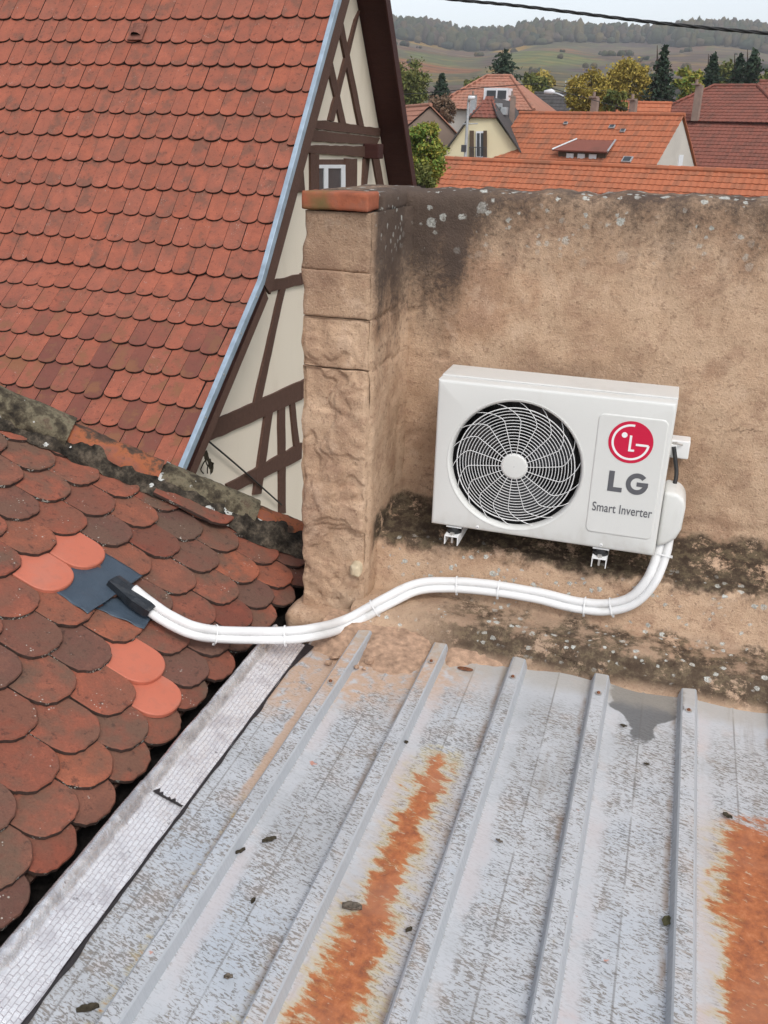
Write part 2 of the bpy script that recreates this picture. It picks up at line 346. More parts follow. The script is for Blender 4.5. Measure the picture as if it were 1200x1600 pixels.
    c = m.mix(m.mul(film, keep, 0.32), c, (0.50, 0.33, 0.20))
    spots = m.mul(m.step(m.noise(13, 4, 0.6, v=m.map(m.pos(), (1, 1, 0.1), (4, 2, 0))), 0.70, 0.735), keep)
    r = m.mul(r, keep, m.math('SUBTRACT', 1.0, m.math('MULTIPLY', m.step(m.noise(1.0, 4, 0.7, 0.4, v=m.comb(m.math('MULTIPLY', x, 30.0), m.math('MULTIPLY', ys, 90.0), 6.0)), 0.60, 0.68), 0.75)))
    rc = m.ramp(m.noise(34, 6, 0.75), [(0.28, (0.15,0.045,0.022)), (0.42, (0.29,0.082,0.030)), (0.55, (0.42,0.125,0.040)), (0.72, (0.52,0.21,0.095))])
    rc = m.mix(m.mul(m.step(e1, 0.035, 0.002), m.step(e2, 0.035, 0.002), 0.55), rc, (0.46, 0.20, 0.055))
    rc = m.mix(m.math('MULTIPLY', m.step(m.noise(5, 4), 0.45, 0.65), 0.55), rc, (0.40, 0.16, 0.085))
    c = m.mix(m.mul(halo, keep, 0.5), c, (0.55, 0.47, 0.24)); c = m.mix(m.math('MULTIPLY', r, 0.96), c, rc)
    c = m.mix(m.math('MULTIPLY', spots, 0.75), c, (0.55, 0.20, 0.11))
    # damp patch and sandy wash at the upper end
    nn = m.math('MULTIPLY', m.math('SUBTRACT', m.noise(14, 4), 0.5), 0.10)
    dx = m.math('MULTIPLY', m.math('SUBTRACT', x, 0.088), m.math('ADD', 1.0, m.math('MULTIPLY', m.step(y, 2.42, 2.33), 1.1))); dy = m.math('SUBTRACT', y, 2.45)
    dd = m.math('SQRT', m.math('ADD', m.math('MULTIPLY', dx, dx), m.mul(dy, dy, 0.26)))
    wet = m.mul(m.step(m.math('ADD', dd, nn), 0.108, 0.094), keep)
    c = m.mix(m.math('MULTIPLY', wet, 0.9), c, m.mix(f1, (0.085, 0.088, 0.09), (0.17, 0.17, 0.17)))
    sd = m.mul(m.step(m.math('ADD', m.math('ADD', y, m.math('MULTIPLY', nn, 3.0)), m.math('MULTIPLY', m.math('SUBTRACT', -0.62, x), 0.5)), 2.13, 2.32), m.step(x, -0.30, -0.56), m.step(n2s(m), 0.3, 0.55))
    sl = m.mul(m.step(m.math('ABSOLUTE', m.math('ADD', m.math('ADD', x, 0.868), m.math('MULTIPLY', nn, 0.35))), 0.022, 0.010), m.step(y, 1.62, 1.78))
    c = m.mix(m.mul(m.math('MAXIMUM', sd, sl), keep, 0.9), c, m.mix(m.noise(120, 3), (0.46, 0.30, 0.20), (0.62, 0.45, 0.33)))
    g2 = m.mul(m.step(m.math('ADD', y, nn), 2.40, 2.47), keep)
    c = m.mix(m.math('MULTIPLY', g2, 0.5), c, (0.40, 0.36, 0.30))
    m.color(c)
    m.rough(m.math('ADD', 0.42, m.math('MULTIPLY', m.math('MAXIMUM', r, fl), 0.4)))
    m.put(m.b.inputs['Metallic'], m.math('MULTIPLY', m.math('SUBTRACT', 1.0, r), 0.12))
    m.bump(m.math('ADD', m.math('MULTIPLY', m.noise(60, 4), 0.4), m.math('MULTIPLY', f1, -0.5)), 0.3, 0.002); return m.mat
def n2s(m): return m.noise(34, 5)
M_METAL = metal_mat()

def foil_mat():
    m = NT('crinkled_aluminium_foil', 0.3, 0.5, 0.5); x, y, z = m.sep()
    cr2 = m.noise(48, 5, 0.7, 0.6); cr3 = m.noise(13, 4, 0.65, 0.8)
    flat = m.step(x, -1.072, -1.064)
    br = m.t.nodes.new('ShaderNodeTexBrick'); wob = m.math('MULTIPLY', m.math('SUBTRACT', cr3, 0.5), 0.022)
    m.put(br.inputs['Vector'], m.comb(m.math('ADD', y, wob), m.math('ADD', x, m.math('MULTIPLY', wob, 0.5)), 0.0))
    br.inputs['Color1'].default_value = (0.83, 0.82, 0.83, 1); br.inputs['Color2'].default_value = (0.88, 0.88, 0.89, 1); br.inputs['Mortar'].default_value = (0.56, 0.52, 0.54, 1)
    for k, v_ in (('Scale', 1.0), ('Brick Width', 0.021), ('Row Height', 0.0105), ('Mortar Size', 0.0009), ('Mortar Smooth', 0.6), ('Bias', 0.0)): br.inputs[k].default_value = v_
    crest = m.mix(m.step(cr3, 0.35, 0.65), (0.55, 0.54, 0.55), (0.86, 0.86, 0.87))
    c = m.mix(flat, crest, m.mix(m.mul(m.step(m.noise(9, 5, 0.7), 0.46, 0.64), 0.6), br.outputs['Color'], (0.50, 0.47, 0.49)))
    c = m.mix(m.mul(m.step(m.noise(70, 4), 0.66, 0.72), 0.6), c, (0.12, 0.10, 0.10))
    m.color(c).rough(m.math('ADD', 0.12, m.math('MULTIPLY', cr2, 0.28)))
    m.put(m.b.inputs['Metallic'], m.math('SUBTRACT', 0.72, m.math('MULTIPLY', flat, 0.24)))
    h = m.math('ADD', m.mul(br.outputs['Fac'], flat, -0.8), m.math('ADD', m.math('MULTIPLY', cr2, 0.8), m.math('MULTIPLY', cr3, 1.6)))
    m.bump(h, 0.6, 0.004); return m.mat
M_FOIL = foil_mat()
M_BITUMEN = plain('black_bitumen', (0.020, 0.016, 0.018), 0.45, 0.5, var=0.4, scale=50, bump=0.6)
M_SOOT = plain('black_gutter_debris', (0.012, 0.010, 0.009), 0.95, 0.1, var=0.8, scale=60, bump=0.9)
M_TAPE = NT('blue_black_membrane', 0.42, 0.45)
_b = M_TAPE; _b.color(_b.mix(_b.noise(22, 4), (0.036,0.055,0.078), (0.066,0.090,0.118))).bump(_b.noise(30, 4, 0.6, 1.5), 0.5, 0.006); M_TAPE = M_TAPE.mat
M_BLACKTAPE = plain('shiny_black_tape', (0.018, 0.022, 0.027), 0.28, 0.5, var=0.3, scale=40, bump=0.5)

M_AC = NT('ivory_white_paint', 0.36, 0.45); _b = M_AC; _z = _b.sep()[2]
_c = _b.mix(_b.noise(3, 3), (0.66, 0.66, 0.63), (0.70, 0.70, 0.67))
_c = _b.mix(_b.mul(_b.step(_b.noise(7, 5, 0.7, v=_b.map(_b.pos(), (1, 1, 0.25))), 0.52, 0.72), 0.22), _c, (0.40, 0.37, 0.31))
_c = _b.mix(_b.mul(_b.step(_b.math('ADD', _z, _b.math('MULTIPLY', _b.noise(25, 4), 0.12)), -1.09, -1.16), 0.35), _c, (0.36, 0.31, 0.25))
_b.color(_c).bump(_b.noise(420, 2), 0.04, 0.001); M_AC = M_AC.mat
M_ACWHITE = plain('white_plastic', (0.78, 0.78, 0.77), 0.4, 0.4, var=0.02)
M_ACIN = plain('dark_fan_plastic', (0.020, 0.020, 0.022), 0.35, 0.5, var=0.2)
M_FINS = plain('dark_condenser_fins', (0.012, 0.012, 0.013), 0.5, 0.4, var=0.3, scale=40)
M_RED = plain('crimson_print', (0.58, 0.010, 0.052), 0.4, 0.4, var=0.02)
M_GREYTXT = plain('grey_print', (0.115, 0.115, 0.125), 0.5, 0.3, var=0.03)
M_WHITETXT = plain('white_print', (0.85, 0.85, 0.84), 0.4, 0.4, var=0.02)
M_PIPE = NT('white_foam_sleeve', 0.55, 0.35); _b = M_PIPE
_b.color(_b.mix(_b.step(_b.noise(14, 5), 0.55, 0.8), (0.76, 0.76, 0.75), (0.60, 0.59, 0.56))).bump(_b.noise(90, 3), 0.12, 0.002); M_PIPE = M_PIPE.mat
M_RUBBER = plain('black_rubber', (0.02, 0.02, 0.021), 0.55, 0.4, var=0.2)
M_STEEL = plain('galvanised_screw', (0.55, 0.53, 0.50), 0.4, 0.5, 0.6, var=0.2, scale=80)
M_RUSTY = plain('rusty_screw', (0.20, 0.085, 0.045), 0.8, 0.2, 0.2, var=0.4, scale=90)

M_ZINC = plain('blue_grey_zinc', (0.32, 0.40, 0.48), 0.45, 0.5, 0.2, var=0.22, scale=7)
def timber(name, a, b, rough=0.8, ax=(1, 3, 3)):
    m = NT(name, rough, 0.25); n = m.noise(7, 6, 0.65, 0.6, v=m.map(m.pos(), ax)); n2 = m.noise(60, 4, v=m.map(m.pos(), ax))
    m.color(m.mix(m.math('MULTIPLY', m.step(n2, 0.5, 0.7), 0.4), m.mix(n, a, b), (0.03, 0.016, 0.012))).bump(m.math('ADD', n, n2), 0.5, 0.01); return m.mat
M_TIMBER = timber('brown_oak', (0.070, 0.037, 0.026), (0.145, 0.078, 0.058))
M_SOFFIT = timber('red_brown_board', (0.040, 0.012, 0.010), (0.075, 0.025, 0.020), 0.6)
M_PLASTER = NT('cream_plaster', 0.95, 0.1); _b = M_PLASTER
_b.color(_b.mix(_b.math('MULTIPLY', _b.step(_b.noise(3, 5, v=_b.map(_b.pos(), (1, 1, 0.35))), 0.5, 0.75), 0.4), _b.mix(_b.noise(1.5, 4), (0.72, 0.63, 0.51), (0.78, 0.70, 0.58)), (0.62, 0.53, 0.42))).bump(_b.noise(120, 4), 0.2, 0.004); M_PLASTER = M_PLASTER.mat
M_GLASS = plain('dark_window_glass', (0.055, 0.060, 0.066), 0.3, 0.3, var=0.2)
M_WFRAME = plain('white_window_frame', (0.72, 0.73, 0.75), 0.45, 0.4, var=0.04)
def mossy_cap():
    m = NT('lichened_clay', 0.95, 0.15); n = m.noise(17, 6, 0.68); n2 = m.noise(75, 5, 0.65); n3 = m.noise(6, 4)
    c = m.ramp(n, [(0.32, (0.030,0.025,0.020)), (0.45, (0.085,0.070,0.048)), (0.55, (0.19,0.165,0.11)), (0.66, (0.12,0.085,0.06)), (0.8, (0.30,0.27,0.20))])
    v = m.voro(34); cs = m.sep(v.outputs['Color'])
    l = m.mul(m.math('LESS_THAN', v.outputs['Distance'], m.math('MULTIPLY', cs[0], 0.5)), m.math('GREATER_THAN', cs[1], 0.62), m.step(n2, 0.34, 0.5))
    c = m.mix(l, c, (0.52, 0.52, 0.48)); c = m.mix(m.math('MULTIPLY', m.step(n2, 0.6, 0.75), 0.5), c, (0.03, 0.025, 0.02))
    m.color(c).bump(m.math('ADD', n, m.math('MULTIPLY', n2, 0.6)), 0.9, 0.012); return m.mat
M_MOSSCAP = mossy_cap()
def orange_cap():
    m = NT('half_mossy_orange_clay', 0.9, 0.2); n = m.noise(11, 6, 0.65); n2 = m.noise(60, 5)
    c = m.ramp(n, [(0.30, (0.03,0.024,0.02)), (0.44, (0.10,0.06,0.042)), (0.52, (0.33,0.11,0.050)), (0.62, (0.27,0.10,0.065)), (0.72, (0.12,0.09,0.06)), (0.85, (0.26,0.22,0.16))])
    m.color(m.mix(m.math('MULTIPLY', m.step(n2, 0.58, 0.7), 0.5), c, (0.09, 0.06, 0.04))).bump(n2, 0.5, 0.005); return m.mat
M_ORANGECAP = orange_cap()
def mortar_bed():
    m = NT('black_lichened_mortar', 0.95, 0.1); n = m.noise(24, 6, 0.7); n2 = m.noise(90, 4)
    c = m.ramp(n, [(0.36, (0.016,0.014,0.012)), (0.52, (0.055,0.046,0.036)), (0.64, (0.13,0.105,0.078)), (0.78, (0.24,0.20,0.15))])
    w = m.math('MULTIPLY', m.math('SUBTRACT', n2, 0.5), 0.02); x, y, z = m.sep()
    v = m.voro(19, v=m.comb(m.math('ADD', x, w), m.math('ADD', y, w), z)); cs = m.sep(v.outputs['Color'])
    l = m.mul(m.math('LESS_THAN', v.outputs['Distance'], m.math('MULTIPLY', cs[0], 0.48)), m.math('GREATER_THAN', cs[1], 0.5), m.step(n2, 0.32, 0.45))
    m.color(m.mix(l, c, (0.56, 0.57, 0.54))).bump(m.math('ADD', n, m.math('MULTIPLY', n2, 0.5)), 1.0, 0.012); return m.mat
M_BED = mortar_bed()
# ------------------------------------------------------------------ shed roof of profiled metal sheet
RIBX = [-0.822+0.258*i for i in range(8)]
SL = math.tan(R(1.27))
def zrib(y): return -1.58+SL*y
def zval(y): return -1.61+SL*y
shed = thing('metal_roofed_shed', 'shed with a rusty ribbed grey sheet metal roof in front of the wall', 'shed', (-0.2, 1.2, GZ))
b = MB(); b.box((-0.985, 0.0, GZ), (2.2, 2.49, -1.66)); b.build('shed_wall', M_PLASTER, shed)
def sheet(xa, xb, lift):
    prof = []                              # (x, 0..1 rib height)
    prof.append((xa, 0.0 if all(abs(xa-r) > 0.03 for r in RIBX) else 1.0))
    for r in RIBX:
        for dx, h in ((-0.033, 0.0), (-0.029, 0.03), (-0.0215, 0.90), (-0.0170, 1.0), (0.0170, 1.0), (0.0215, 0.90), (0.029, 0.03), (0.033, 0.0)):
            if xa < r+dx < xb: prof.append((r+dx, h))
        mid = r+0.129
        for dx, h in ((-0.007, 0.0), (0.0, 0.045), (0.007, 0.0)):
            if xa < mid+dx < xb: prof.append((mid+dx, h))
        for dx in (0.06, 0.09, 0.168, 0.198):
            if xa < r+dx < xb: prof.append((r+dx, 0.0))
    prof.append((xb, 0.0 if all(abs(xb-r) > 0.03 for r in RIBX) else 1.0))
    prof.sort()
    rows = []; Y = 0.1
    while Y < 2.531:
        rows.append([(x, Y+0.006*math.sin(x*31)*(Y > 2.45), zval(Y)+0.030*h+lift+0.0022*noise.noise((x*6, Y*3.1, 1.7))+0.0008*noise.noise((x*30, Y*22, 0))) for x, h in prof]); Y += 0.045
    b = MB(); b.grid(rows); return b.build('roof_sheet', M_METAL, shed, auto=24)
sheet(-0.985, -0.292, 0.0); sheet(-0.318, 0.481, 0.0022); sheet(0.455, 2.0, 0.0044)
for r in RIBX[:7]:
    for Y in ((2.205 if r < -0.8 else 2.413), 0.62):
        b = MB(); z = zrib(Y)+0.003
        b.tube([(r, Y, z), (r, Y, z+0.0022)], 0.0098, 14); w = b.build('washer', M_STEEL, shed); sub(w)
        b = MB(); b.tube([(r, Y, z+0.002), (r, Y, z+0.0065)], [0.0058, 0.0048], 6); b.build('screw_head', M_RUSTY, w)
# torn hole in a pan end
p = at(727, 1045, (0, -SL, 1), -1.607)
b = MB(); b.grid([[(p.x+math.cos(t)*q*0.026, p.y+math.sin(t)*q*0.011, zval(p.y)+0.0035) for t in [2*math.pi*k/16 for k in range(16)]] for q in (0.15, 1.0)], closed=True)
b.build('rust_scar', M_RUSTY, shed)
# silver butyl flashing along the edge, in two lapped lengths
FP = [(-1.113,-0.04), (-1.111,0.02), (-1.107,0.047), (-1.099,0.061), (-1.088,0.064), (-1.079,0.055), (-1.072,0.040), (-1.062,0.033), (-1.045,0.027), (-1.020,0.018), (-1.000,0.012), (-0.986,0.0075)]
def flashing(y0, y1, lift, seed):
    pr = []
    for i in range(len(FP)-1):
        for k in range(3): t = k/3; pr.append((FP[i][0]*(1-t)+FP[i+1][0]*t, FP[i][1]*(1-t)+FP[i+1][1]*t))
    pr.append(FP[-1]); rows = []; n = int((y1-y0)/0.016)
    for i in range(n+1):
        Y = y0+(y1-y0)*i/n; edge = 0.006*noise.noise((seed, Y*9, 0)); row = []
        for j, (x, z) in enumerate(pr):
            w = 0.0022*noise.noise((x*55, Y*34, seed))+0.0032*noise.noise((x*9, Y*7, seed+3))
            row.append((x+edge*(j/len(pr))**3, Y, zval(Y)+z+lift+w*(0.35 if j > len(pr)-3 else 1)))
        rows.append(row)
    b = MB(); b.grid(rows); return b.build('flashing_strip', M_FOIL, shed, smooth=True)
flashing(1.56, 2.41, 0.0, 1.3); flashing(0.1, 1.60, 0.0035, 5.9)
b = MB(); rows = []
Y = 0.1
while Y < 2.44:
    w = -0.002+0.012*max(0, noise.noise((Y*11, 2.2, 0))-0.05); w2 = 0.004+0.004*noise.noise((Y*15, 7, 0))
    wide = 0.022*sstep(2.26, 2.42, Y)
    rows.append([(-0.990-w2, Y, zval(Y)+0.003), (-0.986, Y, zval(Y)+0.0088), (-0.983, Y, zval(Y)+0.0078), (-0.980+w+wide, Y, zval(Y)+0.0022)]); Y += 0.02
b.grid(rows); b.build('bitumen_bead', M_BITUMEN, shed, smooth=True)
b = MB(); rows = []                        # bitumen squeezed out at the lap
for i in range(15):
    t = i/14; x = -1.066+0.078*t; z = 0.0
    for k in range(len(FP)-1):
        if FP[k][0] <= x <= FP[k+1][0]: q = (x-FP[k][0])/(FP[k+1][0]-FP[k][0]); z = FP[k][1]*(1-q)+FP[k+1][1]*q
    d = 0.004+0.022*abs(noise.noise((t*7, 1, 4)))
    rows.append([(x, 1.602-0.004, zval(1.6)+z+0.007), (x, 1.602+d*0.4, zval(1.6)+z+0.006), (x, 1.602+d+0.004, zval(1.6)+z+0.0012)])
b.grid(rows); b.build('bitumen_bead', M_BITUMEN, shed, smooth=True)
b = MB(); rows = []
for i in range(60):
    Y = 0.1+2.9*i/59
    rows.append([(x, Y, -1.70+SL*Y+0.02*noise.noise((x*20, Y*14, 0))) for x in (-1.30, -1.26, -1.22, -1.18, -1.14, -1.10)])
b.grid(rows); b.build('gutter_bed', M_SOOT, shed, smooth=True)
b = MB(); b.box((-1.117, 0.1, -1.9), (-0.99, 2.40, -1.615)); b.build('edge_board', M_TIMBER, shed)

# ------------------------------------------------------------------ rendered wall with pillar
wall = thing('rendered_wall', 'tan rendered wall with lichened top, sooty ledge and stone end pillar', 'wall', (0.4, 3.0, GZ))
def resample(pts, step):
    out = []
    for (a, c) in zip(pts[:-1], pts[1:]):
        n = max(1, int(math.dist(a, c)/step))
        out += [(a[0]+(c[0]-a[0])*k/n, a[1]+(c[1]-a[1])*k/n) for k in range(n)]
    return out+[pts[-1]]
xs = [-0.90+0.014*i for i in range(int(1.6/0.014))]; xs += [xs[-1]+0.1*(i+1) for i in range(18)]
def lump(x, y, z, a=1.0):
    return a*(0.010*noise.noise((x*3, y*3, z*3))+0.006*noise.noise((x*11, y*11+4, z*11))+0.0028*noise.noise((x*37, y*37, z*37+2)))
def crack(x, z):                           # hairline cracks in the render
    d = 0.0
    for (x0, x1, zc, am, ph) in ((-0.90, -0.66, -0.700, 0.012, 1), (-0.90, -0.74, -0.545, 0.012, 4), (-0.88, -0.60, -0.98, 0.02, 9), (0.05, 0.6, -1.17, 0.015, 13)):
        if x0-0.02 < x < x1+0.02:
            zz = zc+am*2*noise.noise((x*16, ph, 0)); d += 0.007*math.exp(-((z-zz)/0.006)**2)*sstep(x0-0.02, x0+0.03, x)*sstep(x1+0.02, x1-0.05, x)
    return d
up_prof = resample([(2.98, -1.24), (3.0, -1.215), (3.0, -0.20)], 0.014)
rows = []
for x in xs:
    row = []
    for (y, z) in up_prof: row.append((x, y+lump(x, 0, z)+crack(x, z), z))
    e = 0.008*noise.noise((x*9, 3, 0))+0.005*noise.noise((x*31, 5, 0)); zt = -0.166+0.017*(x+0.87)
    zt = -0.166+0.018*min(1.2, x+0.87)+e
    row += [(x, 3.004+0.6*e, zt-0.018), (x, 3.016, zt-0.004), (x, 3.05, zt+0.004), (x, 3.14, zt+0.006+0.5*e), (x, 3.215, zt), (x, 3.225, zt-0.03), (x, 3.225, -1.3), (x, 3.225, GZ)]
    rows.append(row)
b = MB(); b.grid(rows); b.build('wall_panel', M_WALL, wall, smooth=True)
pl = resample([(2.44, -1.60), (2.50, -1.562), (2.55, -1.535), (2.590, -1.522), (2.612, -1.492), (2.640, -1.484), (2.752, -1.476), (2.764, -1.462), (2.774, -1.400), (2.784, -1.312), (2.794, -1.296), (2.84, -1.284), (2.93, -1.248), (3.01, -1.212)], 0.012)
rows = []
for x in xs:
    row = []
    for (y, z) in pl:
        f = sstep(2.47, 2.56, y); q = lump(x*1.3, y*1.5, z, 1.15)
        dip = 0.012*noise.noise((x*7, y*9, 3.0))*sstep(2.5, 2.6, y)*sstep(2.76, 2.70, y)
        edge = 0.045*noise.noise((x*4.1, 8.0, 0))*sstep(2.60, 2.50, y)
        row.append((x, y+q*0.8*f+edge, z+q*0.9*f+dip))
    rows.append(row)
b = MB(); b.grid(rows); b.build('plinth', M_WALL, wall, smooth=True)

def rough_block(lo, hi, res, amp, name, mat, parent, rnd_edge=0.012, seed=0.0, freq=1.0, zedge=None, flake=0.0, jag=0.0):
    bm = bmesh.new(); size = [h-l for l, h in zip(lo, hi)]; n = [max(2, int(s/res)) for s in size]
    def face(ax, val):
        u, v = [i for i in range(3) if i != ax]; g = []
        for i in range(n[u]+1):
            r_ = []
            for j in range(n[v]+1):
                p = [0, 0, 0]; p[ax] = val; p[u] = lo[u]+size[u]*i/n[u]; p[v] = lo[v]+size[v]*j/n[v]; r_.append(bm.verts.new(p))
            g.append(r_)
        for i in range(n[u]):
            for j in range(n[v]): bm.faces.new((g[i][j], g[i+1][j], g[i+1][j+1], g[i][j+1]))
    for ax in range(3): face(ax, lo[ax]); face(ax, hi[ax])
    bmesh.ops.remove_doubles(bm, verts=bm.verts, dist=1e-5); bmesh.ops.recalc_face_normals(bm, faces=bm.faces)
    c = [(l+h)/2 for l, h in zip(lo, hi)]
    for vtx in bm.verts:
        p = vtx.co.copy(); q = [min(rnd_edge, min(p[i]-lo[i], hi[i]-p[i])) for i in range(3)]
        k = [1-qq/rnd_edge for qq in q]
        if zedge is not None: k[2] *= zedge
        s = sum(1 for kk in k if kk > 0.01)
        if s >= 2:                          # soften the arrises
            pull = rnd_edge*0.42*sorted(k)[1]
            for i in range(3):
                if k[i] > 0.01: p[i] += pull*k[i]*(1 if p[i] < c[i] else -1)
        w = Vector((p.x*freq+seed, p.y*freq, p.z*freq))
        d = noise.noise_vector(w*4)*amp + noise.noise_vector(w*13+Vector((5, 1, 2)))*amp*0.55 + noise.noise_vector(w*42)*amp*0.25
        if flake and vtx.co.y < lo[1]+0.001:       # spalled, layered face
            f_ = fbm((w.x*5, 3.0, w.z*5), 3); d.y += flake*(sstep(-0.04, 0.0, f_)+0.9*sstep(0.24, 0.27, f_)+0.7*sstep(-0.28, -0.25, f_)-1.2); d.y += flake*0.55*noise.noise((w.x*25, 1, w.z*25))
        if jag and vtx.co.x < lo[0]+0.03: d.x += jag*(noise.noise((1.0, w.z*6, 0))+0.7*noise.noise((5.0, w.z*19, 0)))*(1-(vtx.co.x-lo[0])/0.03)
        vtx.co = p+d
    me = bpy.data.meshes.new(name); bm.to_mesh(me); bm.free(); me.materials.append(mat)
    me.polygons.foreach_set('use_smooth', [True]*len(me.polygons)); return link(name, me, parent)
PX0, PX1, PY = -1.098, -0.872, 2.655
zs = [atY(520, yy, PY).z for yy in (331, 423, 497, 576, 1010)]
KW = dict(seed=2.0, zedge=0.25, jag=0.013)
rough_block((PX0+0.004, PY+0.006, zs[1]-0.001), (PX1, 3.02, zs[0]), 0.008, 0.0040, 'stone_block', M_WALL, wall, flake=0.0015, **KW)
rough_block((PX0+0.005, PY+0.004, zs[2]+0.0016), (PX1, 3.02, zs[1]-0.0012), 0.008, 0.0045, 'stone_block', M_WALL, wall, flake=0.0025, **KW)
rough_block((PX0+0.006, PY+0.001, zs[3]+0.002), (PX1+0.003, 3.02, zs[2]-0.0016), 0.0055, 0.0045, 'stone_block', M_WALL, wall, flake=0.006, **KW)
rough_block((PX0+0.002, PY, zs[4]), (PX1+0.002, 3.02, zs[3]-0.002), 0.0055, 0.0050, 'stone_block', M_WALL, wall, flake=0.0085, **KW)
rows = []
for i in range(150):                        # coat of render on the inner side of the pillar
    z = zs[0]+0.004+(-1.56-zs[0])*i/149; row = []
    for j in range(34):
        t = j/33; y0 = PY+0.013+0.008*noise.noise((z*14, 2, 0))+0.006*noise.noise((z*45, 4, 0)); y = y0+(3.015-y0)*t
        dd = 0
        for zc, a_ in ((zs[2], 1.0), (zs[3], 1.0)):
            dd += 0.008*math.exp(-((z-zc-0.012*noise.noise((y*14, zc*9, 0)))/0.0055)**2)*sstep(1.0, 0.55, t)
        x = PX1+0.009+0.8*lump(0.3, y, z)-dd-0.010*sstep(0.05, 0.0, t); row.append((x+0.02*sstep(0.8, 1.0, t), y, z))
    rows.append(row)
b = MB(); b.grid(rows); b.build('side_render', M_WALL, wall, smooth=True)
rough_block((PX0-0.035, PY-0.09, -1.66), (PX1+0.03, 3.0, atY(510, 945, PY).z), 0.014, 0.014, 'mortar_foot', M_WALL, wall, 0.03, seed=21)
rough_block((PX0+0.012, PY+0.03, GZ), (PX1-0.012, 3.18, zs[0]-0.01), 0.14, 0.0, 'pillar_core', M_WALL, wall, seed=33)
zt = atY(520, 297, PY).z
rough_block((PX0+0.008, PY-0.006, zs[0]+0.004), (PX1-0.010, PY+0.105, zt-0.004), 0.006, 0.0034, 'brick', M_BRICK, wall, 0.005, seed=3)
rough_block((PX0+0.012, PY+0.10, zs[0]-0.01), (PX1+0.004, 3.21, zt-0.006), 0.012, 0.005, 'coping_mortar', M_WALL, wall, 0.014, seed=6)
p = atY(557, 889, PY-0.004)
rough_block((p.x-0.022, PY-0.026, p.z-0.024), (p.x+0.020, PY+0.03, p.z+0.026), 0.006, 0.006, 'flint_stone', M_FLINT, wall, 0.016, seed=17)
p = atY(715, 965, 2.74)
rough_block((p.x-0.075, 2.705, p.z-0.022), (p.x+0.085, 2.80, p.z+0.012), 0.010, 0.010, 'broken_brick', M_BRICK, wall, 0.016, seed=27, freq=1.4)
# crumbled mortar washed over the sheet ends
rows = []
for i in range(95):
    x = -0.975+1.5*i/94; row = []
    for j in range(60):
        Y = 2.12+0.50*j/59; r_ = min(abs(x-q) for q in RIBX)
        left = sstep(-0.42, -0.72, x)
        th = -0.010+0.028*sstep(2.44-0.16*left*sstep(-0.95, -0.85, x), 2.60, Y)+0.011*noise.noise((x*9, Y*9, 0))+0.006*noise.noise((x*30, Y*30, 5))+0.003*noise.noise((x*80, Y*80, 5))
        th += 0.013*left*sstep(2.30, 2.46, Y)-0.017*sstep(-0.42, -0.15, x)
        th -= 0.015*sstep(0.045, 0.02, r_)*sstep(2.60, 2.5, Y)
        row.append((x, Y, zval(Y)+th))
    rows.append(row)
b = MB(); b.grid(rows); b.build('mortar_spill', M_SPILL, wall, smooth=True)
def lumpstone(name, p, r_, mat, label, cat, group=None, flat=0.7):
    bm = bmesh.new(); bmesh.ops.create_icosphere(bm, subdivisions=2, radius=1.0)
    s0 = rnd(0, 50)
    for v in bm.verts:
        k = 1+0.45*noise.noise(v.co*1.3+Vector((s0, 0, 0))); v.co = Vector((v.co.x*r_*k, v.co.y*r_*k*0.85, v.co.z*r_*flat*k))
    me = bpy.data.meshes.new(name); bm.to_mesh(me); bm.free(); me.materials.append(mat)
    o = bpy.data.objects.new(name, me); COL.objects.link(o); o.location = Vector(p)+Vector((0, 0, r_*flat*0.6)); o.rotation_euler = (0, 0, rnd(0, 6))
    return tag(o, label, cat, group)
def onmetal(x, y): return at(x, y, (0, -SL, 1), -1.607)
for (x, y, r_, lab) in ((513, 1040, 0.012, 'small tan mortar crumb left of the leftmost rib end'), (523, 1030, 0.014, 'larger tan mortar crumb touching the leftmost rib end'),
                        (577, 1037, 0.016, 'largest tan mortar crumb between the two leftmost rib ends'), (557, 1046, 0.009, 'tan mortar crumb right of the leftmost rib end'),
                        (569, 1048, 0.007, 'tiny tan mortar crumb below the largest crumb')):
    lumpstone('mortar_crumb', onmetal(x, y)+Vector((0, 0, 0.006)), r_, M_SPILL, lab, 'stone', 'mortar crumbs on the metal roof')
M_DEBRIS = plain('rotting_leaf', (0.055, 0.045, 0.030), 0.8, 0.2, var=0.5, scale=120, bump=0.5)
M_DEBRIS2 = plain('olive_dead_leaf', (0.075, 0.072, 0.035), 0.7, 0.3, var=0.4, scale=120, bump=0.4)
M_DEBRIS3 = plain('grey_dropping', (0.15, 0.125, 0.10), 0.9, 0.1, var=0.5, scale=150, bump=0.6)
def leaf(name, px, py, ln, wd, ang, mat, label, cat='leaf', curl=0.25, twig=False):
    p = onmetal(px, py); b = MB(); rows = []
    for i in range(9):
        t = i/8; w = wd*math.sin(math.pi*min(1, t*0.94+0.06))**0.7*(1+0.25*noise.noise((t*6, px*0.1, 0)))
        rows.append([((t-0.5)*ln, q*w*0.5, 0.006+curl*wd*(q*q)+0.004*noise.noise((t*4, q*2, px*0.1))+0.10*ln*abs(t-0.5)) for q in (-1, -0.5, 0, 0.5, 1)])
    b.grid(rows)
    me = b.mesh(name, mat, True); o = link(name, me); o.scale = (0.85, 0.85, 0.85); o.location = (p.x, p.y, zval(p.y)+0.002); o.rotation_euler = (0, 0, ang)
    so = o.modifiers.new('thick', 'SOLIDIFY'); so.thickness = 0.0015
    return tag(o, label, cat)
leaf('dead_leaf', 1041, 1443, 0.036, 0.024, 1.3, M_DEBRIS2, 'olive dead leaf lying against the rib near the right rust patch')
